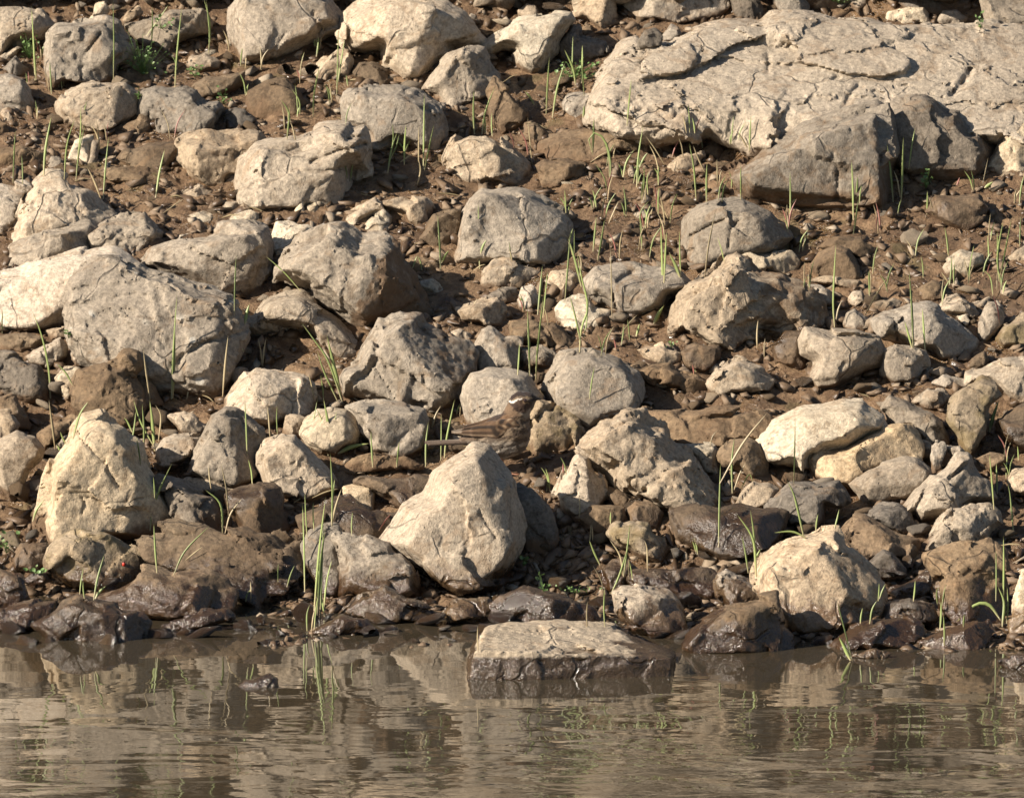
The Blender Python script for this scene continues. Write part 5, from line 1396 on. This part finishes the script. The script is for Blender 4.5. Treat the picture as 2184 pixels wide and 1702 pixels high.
    # head
    c = lerp(c, (0.095, 0.058, 0.038), inpoly([(1500, 330), (1700, 270), (1900, 300), (1890, 400), (1800, 490), (1680, 490), (1590, 430)], jx, jy, 16))
    c = lerp(c, (0.04, 0.022, 0.015), inpoly([(1520, 335), (1640, 330), (1700, 460), (1780, 490), (1700, 500), (1600, 440)], jx, jy, 14) * 0.8)
    c = lerp(c, (0.035, 0.018, 0.012), inpoly([(1380, 330), (1480, 230), (1640, 120), (1960, 120), (1980, 262), (1840, 238), (1700, 226), (1600, 250), (1470, 322)], jx, jy, 10))
    c = lerp(c, (0.98, 0.94, 0.88), inpoly([(1500, 326), (1560, 292), (1640, 264), (1725, 256), (1735, 266), (1655, 286), (1595, 310), (1535, 334)], jx, jy, 5)*1.0)
    c = lerp(c, (0.33, 0.24, 0.14), inpoly([(1730, 250), (1830, 248), (1925, 262), (1915, 282), (1830, 266), (1735, 264)], jx, jy, 8))
    c = lerp(c, (0.03, 0.02, 0.016), inpoly([(1860, 262), (1990, 250), (1990, 310), (1900, 320)], jx, jy, 12))
    c = lerp(c, (0.36, 0.25, 0.14), inpoly([(1730, 300), (1770, 335), (1840, 320), (1850, 345), (1780, 362), (1720, 330)], jx, jy, 8) * 0.8)
    c = lerp(c, (0.40, 0.36, 0.30), inpoly([(1700, 500), (1800, 480), (1890, 390), (1920, 400), (1890, 560), (1800, 600)], jx, jy, 18) * 0.85)
    c = lerp(c, (0.07, 0.05, 0.04), inpoly([(1890, 330), (1930, 320), (1900, 420), (1870, 430)], jx, jy, 12) * 0.8)
    c = c * np.array([0.52, 0.49, 0.46])
    body = obj("body", mesh_np("body", world(co), quads=q, mat=pm, colors=c), parent=root)
    # folded wings
    def wing_f(sg):
        def f(X, Y, Z):
            Zs = Z * sg
            d = cone(X, Y, Zs, (1555, 735, 190), (1330, 775, 195), 165, 165, 1.75)
            d = smin(d, cone(X, Y, Zs, (1330, 790, 200), (960, 812, 150), 140, 78, 1.8), 40)
            d = smin(d, cone(X, Y, Zs, (980, 825, 150), (590, 842, 62), 66, 16, 1.7), 30)
            d = smin(d, cone(X, Y, Zs, (1270, 690, 160), (790, 768, 90), 80, 24, 1.5), 26)
            # overlapping quills
            row = np.sin((Y - 842 - (X - 590) * -0.02) / (9 + np.clip(X - 590, 0, 800) * 0.011))
            d = d + 5 * row * np.clip((1250 - X) / 120, 0, 1)
            d = d + 6 * np.sin(X / 34 + Y / 40.) * np.clip((X - 1250) / 100, 0, 1)
            return d
        return f
    for sg in (1, -1):
        lo = (540, 560, 0) if sg > 0 else (540, 560, -360); hi = (1740, 960, 360) if sg > 0 else (1740, 960, 0)
        co, q = field(lo, hi, wing_f(sg), 8.5)
        q, co = keep_main(q, co)
        x, y = co[:, 0], co[:, 1]
        c = np.tile(np.array([0.20, 0.122, 0.068]), (len(co), 1))
        qf = np.sin((y - 842 - (x - 590) * -0.02) / (9 + np.clip(x - 590, 0, 800) * 0.011))
        prim = np.clip((1330 - x) / 80, 0, 1)
        c = lerp(c, (0.34, 0.255, 0.175), prim * np.clip(qf * 1.3 - 0.2, 0, 1) * np.clip((y - 770) / 40, 0, 1))
        c = lerp(c, (0.09, 0.055, 0.033), prim * np.clip(-qf * 1.2, 0, 0.55))
        c = lerp(c, (0.055, 0.034, 0.02), inpoly([(1250, 690), (1000, 715), (760, 775), (800, 790), (1050, 745), (1240, 735)], x, y, 10) * 0.85)
        c = lerp(c, (0.045, 0.028, 0.018), inpoly([(1220, 690), (1290, 690), (1370, 860), (1300, 870), (1240, 770)], x, y, 16) * 0.75)
        cov = np.clip((x - 1290) / 60, 0, 1)
        st_ = np.sin(x / 30 + 2.2 * np.sin(y / 45.)) * np.sin(y / 30 + x / 90)
        c = lerp(c, (0.06, 0.036, 0.022), cov * np.clip(st_ * 2.2 - 0.1, 0, 0.92))
        c = lerp(c, (0.38, 0.29, 0.19), cov * np.clip(-st_ * 1.5 - 0.45, 0, 0.7))
        c = lerp(c, (0.5, 0.44, 0.36), inpoly([(560, 820), (700, 790), (760, 780), (740, 830), (620, 850)], x, y, 12) * 0.55)
        c = c * (0.45 + 0.55 * np.clip((c.mean(1, keepdims=True) - 0.05) / 0.2, 0, 1)) * np.array([0.60, 0.56, 0.52])
        obj("wing", mesh_np("wing", world(co), quads=q, mat=pm, colors=c), parent=root)
    # tail: six long feathers side by side
    for k in range(6):
        zz = (k - 2.5) * 26
        drop = abs(k - 2.5) * 9
        def tail_f(X, Y, Z):
            return cone(X, Y, Z, (930, 985 + drop * .4, zz * .8), (150 + drop * 3, 1004 + drop, zz * 1.9), 44 - drop * .5, 25, 1.35) 
        co, q = field((60, 900, zz * 1.5 - 110), (1000, 1090, zz * 1.5 + 110), tail_f, 11.0)
        x, y = co[:, 0], co[:, 1]
        c = np.tile(np.array([0.165, 0.115, 0.08]), (len(co), 1))
        c = lerp(c, (0.30, 0.235, 0.175), np.clip((970 + (930 - x) * 0.012 - y) / 12, 0, 1) * 0.8)
        c = lerp(c, (0.08, 0.052, 0.035), np.clip((y - 1015) / 20, 0, 1) * 0.7)
        c = c * 0.55
        obj("tail_feather", mesh_np("tail_feather", world(co), quads=q, mat=pm, colors=c), parent=root)
    # bill: two mandibles
    dk = plain("bill_horn", (0.018, 0.015, 0.014), 0.35)
    for a, b, r0 in (((1900, 262, 0), (2062, 286, 0), 34), ((1900, 296, 0), (2040, 300, 0), 26)):
        co, q = field((1850, 210, -60), (2090, 350, 60), lambda X, Y, Z: cone(X, Y, Z, a, b, r0, 5, 1.1), 8.0)
        obj("bill", mesh_np("bill", world(co), quads=q, mat=dk), parent=root)
    ek = plain("eye_dark", (0.02, 0.008, 0.006), 0.06, 0.8)
    for sg in (1, -1):
        co, q = field((1720, 230, -220), (1840, 350, 220), lambda X, Y, Z: np.sqrt((X - 1780) ** 2 + (Y - 291) ** 2 + (Z - sg * 148) ** 2) - 31, 8.0)
        obj("eye", mesh_np("eye", world(co), quads=q, mat=ek), parent=root)
    # legs with three front toes and a hind toe
    lk = plain("leg_skin", (0.22, 0.095, 0.05), 0.5)
    gy_ = 900 + (float(world(np.array([[1300, 900, 0]]))[0][2])) / s      # sheet height of the ground
    for sg in (1, -1):
        knee = (1330, 1280, sg * 95); ank = (1390 + 40 * sg, 1400, sg * 100); ft = (1490 + 60 * sg, gy_ - 14, sg * 105)
        def leg_f(X, Y, Z):
            d = cone(X, Y, Z, (1350, 1180, sg * 90), ank, 60, 17)
            d = smin(d, cone(X, Y, Z, ank, ft, 16, 15), 10)
            for dx, dz in ((120, -50), (140, 0), (115, 52), (-95, 5)):
                d = smin(d, cone(X, Y, Z, ft, (ft[0] + dx, gy_ - 8, ft[2] + dz), 14, 8), 8)
            return d
        co, q = field((1230, 1100, sg * 100 - 190), (1760, gy_ + 30, sg * 100 + 190), leg_f, 10.0)
        obj("leg", mesh_np("leg", world(co), quads=q, mat=lk), parent=root)
bird()

# ------------------------------------------------------------------ a small red beetle on the algae-stained rock
def beetle():
    p = surface_at(264, 1203)
    root = bpy.data.objects.new("beetle", None); root.empty_display_size = 0.01
    COL.objects.link(root); root.location = [float(c) for c in p]
    def dome(r, off, sz, n=10):
        V, Q = [], []
        for i in range(n + 1):
            th = math.pi * i / n
            for j in range(12):
                ph = 2 * math.pi * j / 12
                V.append((off[0] + r * sz[0] * math.sin(th) * math.cos(ph), off[1] + r * sz[1] * math.cos(th), off[2] + r * sz[2] * math.sin(th) * math.sin(ph)))
        for i in range(n):
            for j in range(12): Q.append([i * 12 + j, i * 12 + (j + 1) % 12, (i + 1) * 12 + (j + 1) % 12, (i + 1) * 12 + j])
        return np.array(V), np.array(Q)
    m, nt, b = new_mat("beetle_red"); b.inputs["Base Color"].default_value = (0.42, 0.03, 0.015, 1); b.inputs["Roughness"].default_value = 0.25
    m2, nt2, b2 = new_mat("beetle_black"); b2.inputs["Base Color"].default_value = (0.012, 0.01, 0.01, 1); b2.inputs["Roughness"].default_value = 0.3
    v, q = dome(0.0026, (0, -0.0012, 0), (0.9, 0.7, 1.15)); obj("shell", mesh_np("shell", v, quads=q, mat=m), parent=root)
    v, q = dome(0.0013, (0.0003, -0.0012, 0.0030), (1, 0.8, 0.9)); obj("head", mesh_np("head", v, quads=q, mat=m2), parent=root)
    tag(root, "tiny red beetle sitting on the algae-stained round rock", "beetle")
beetle()
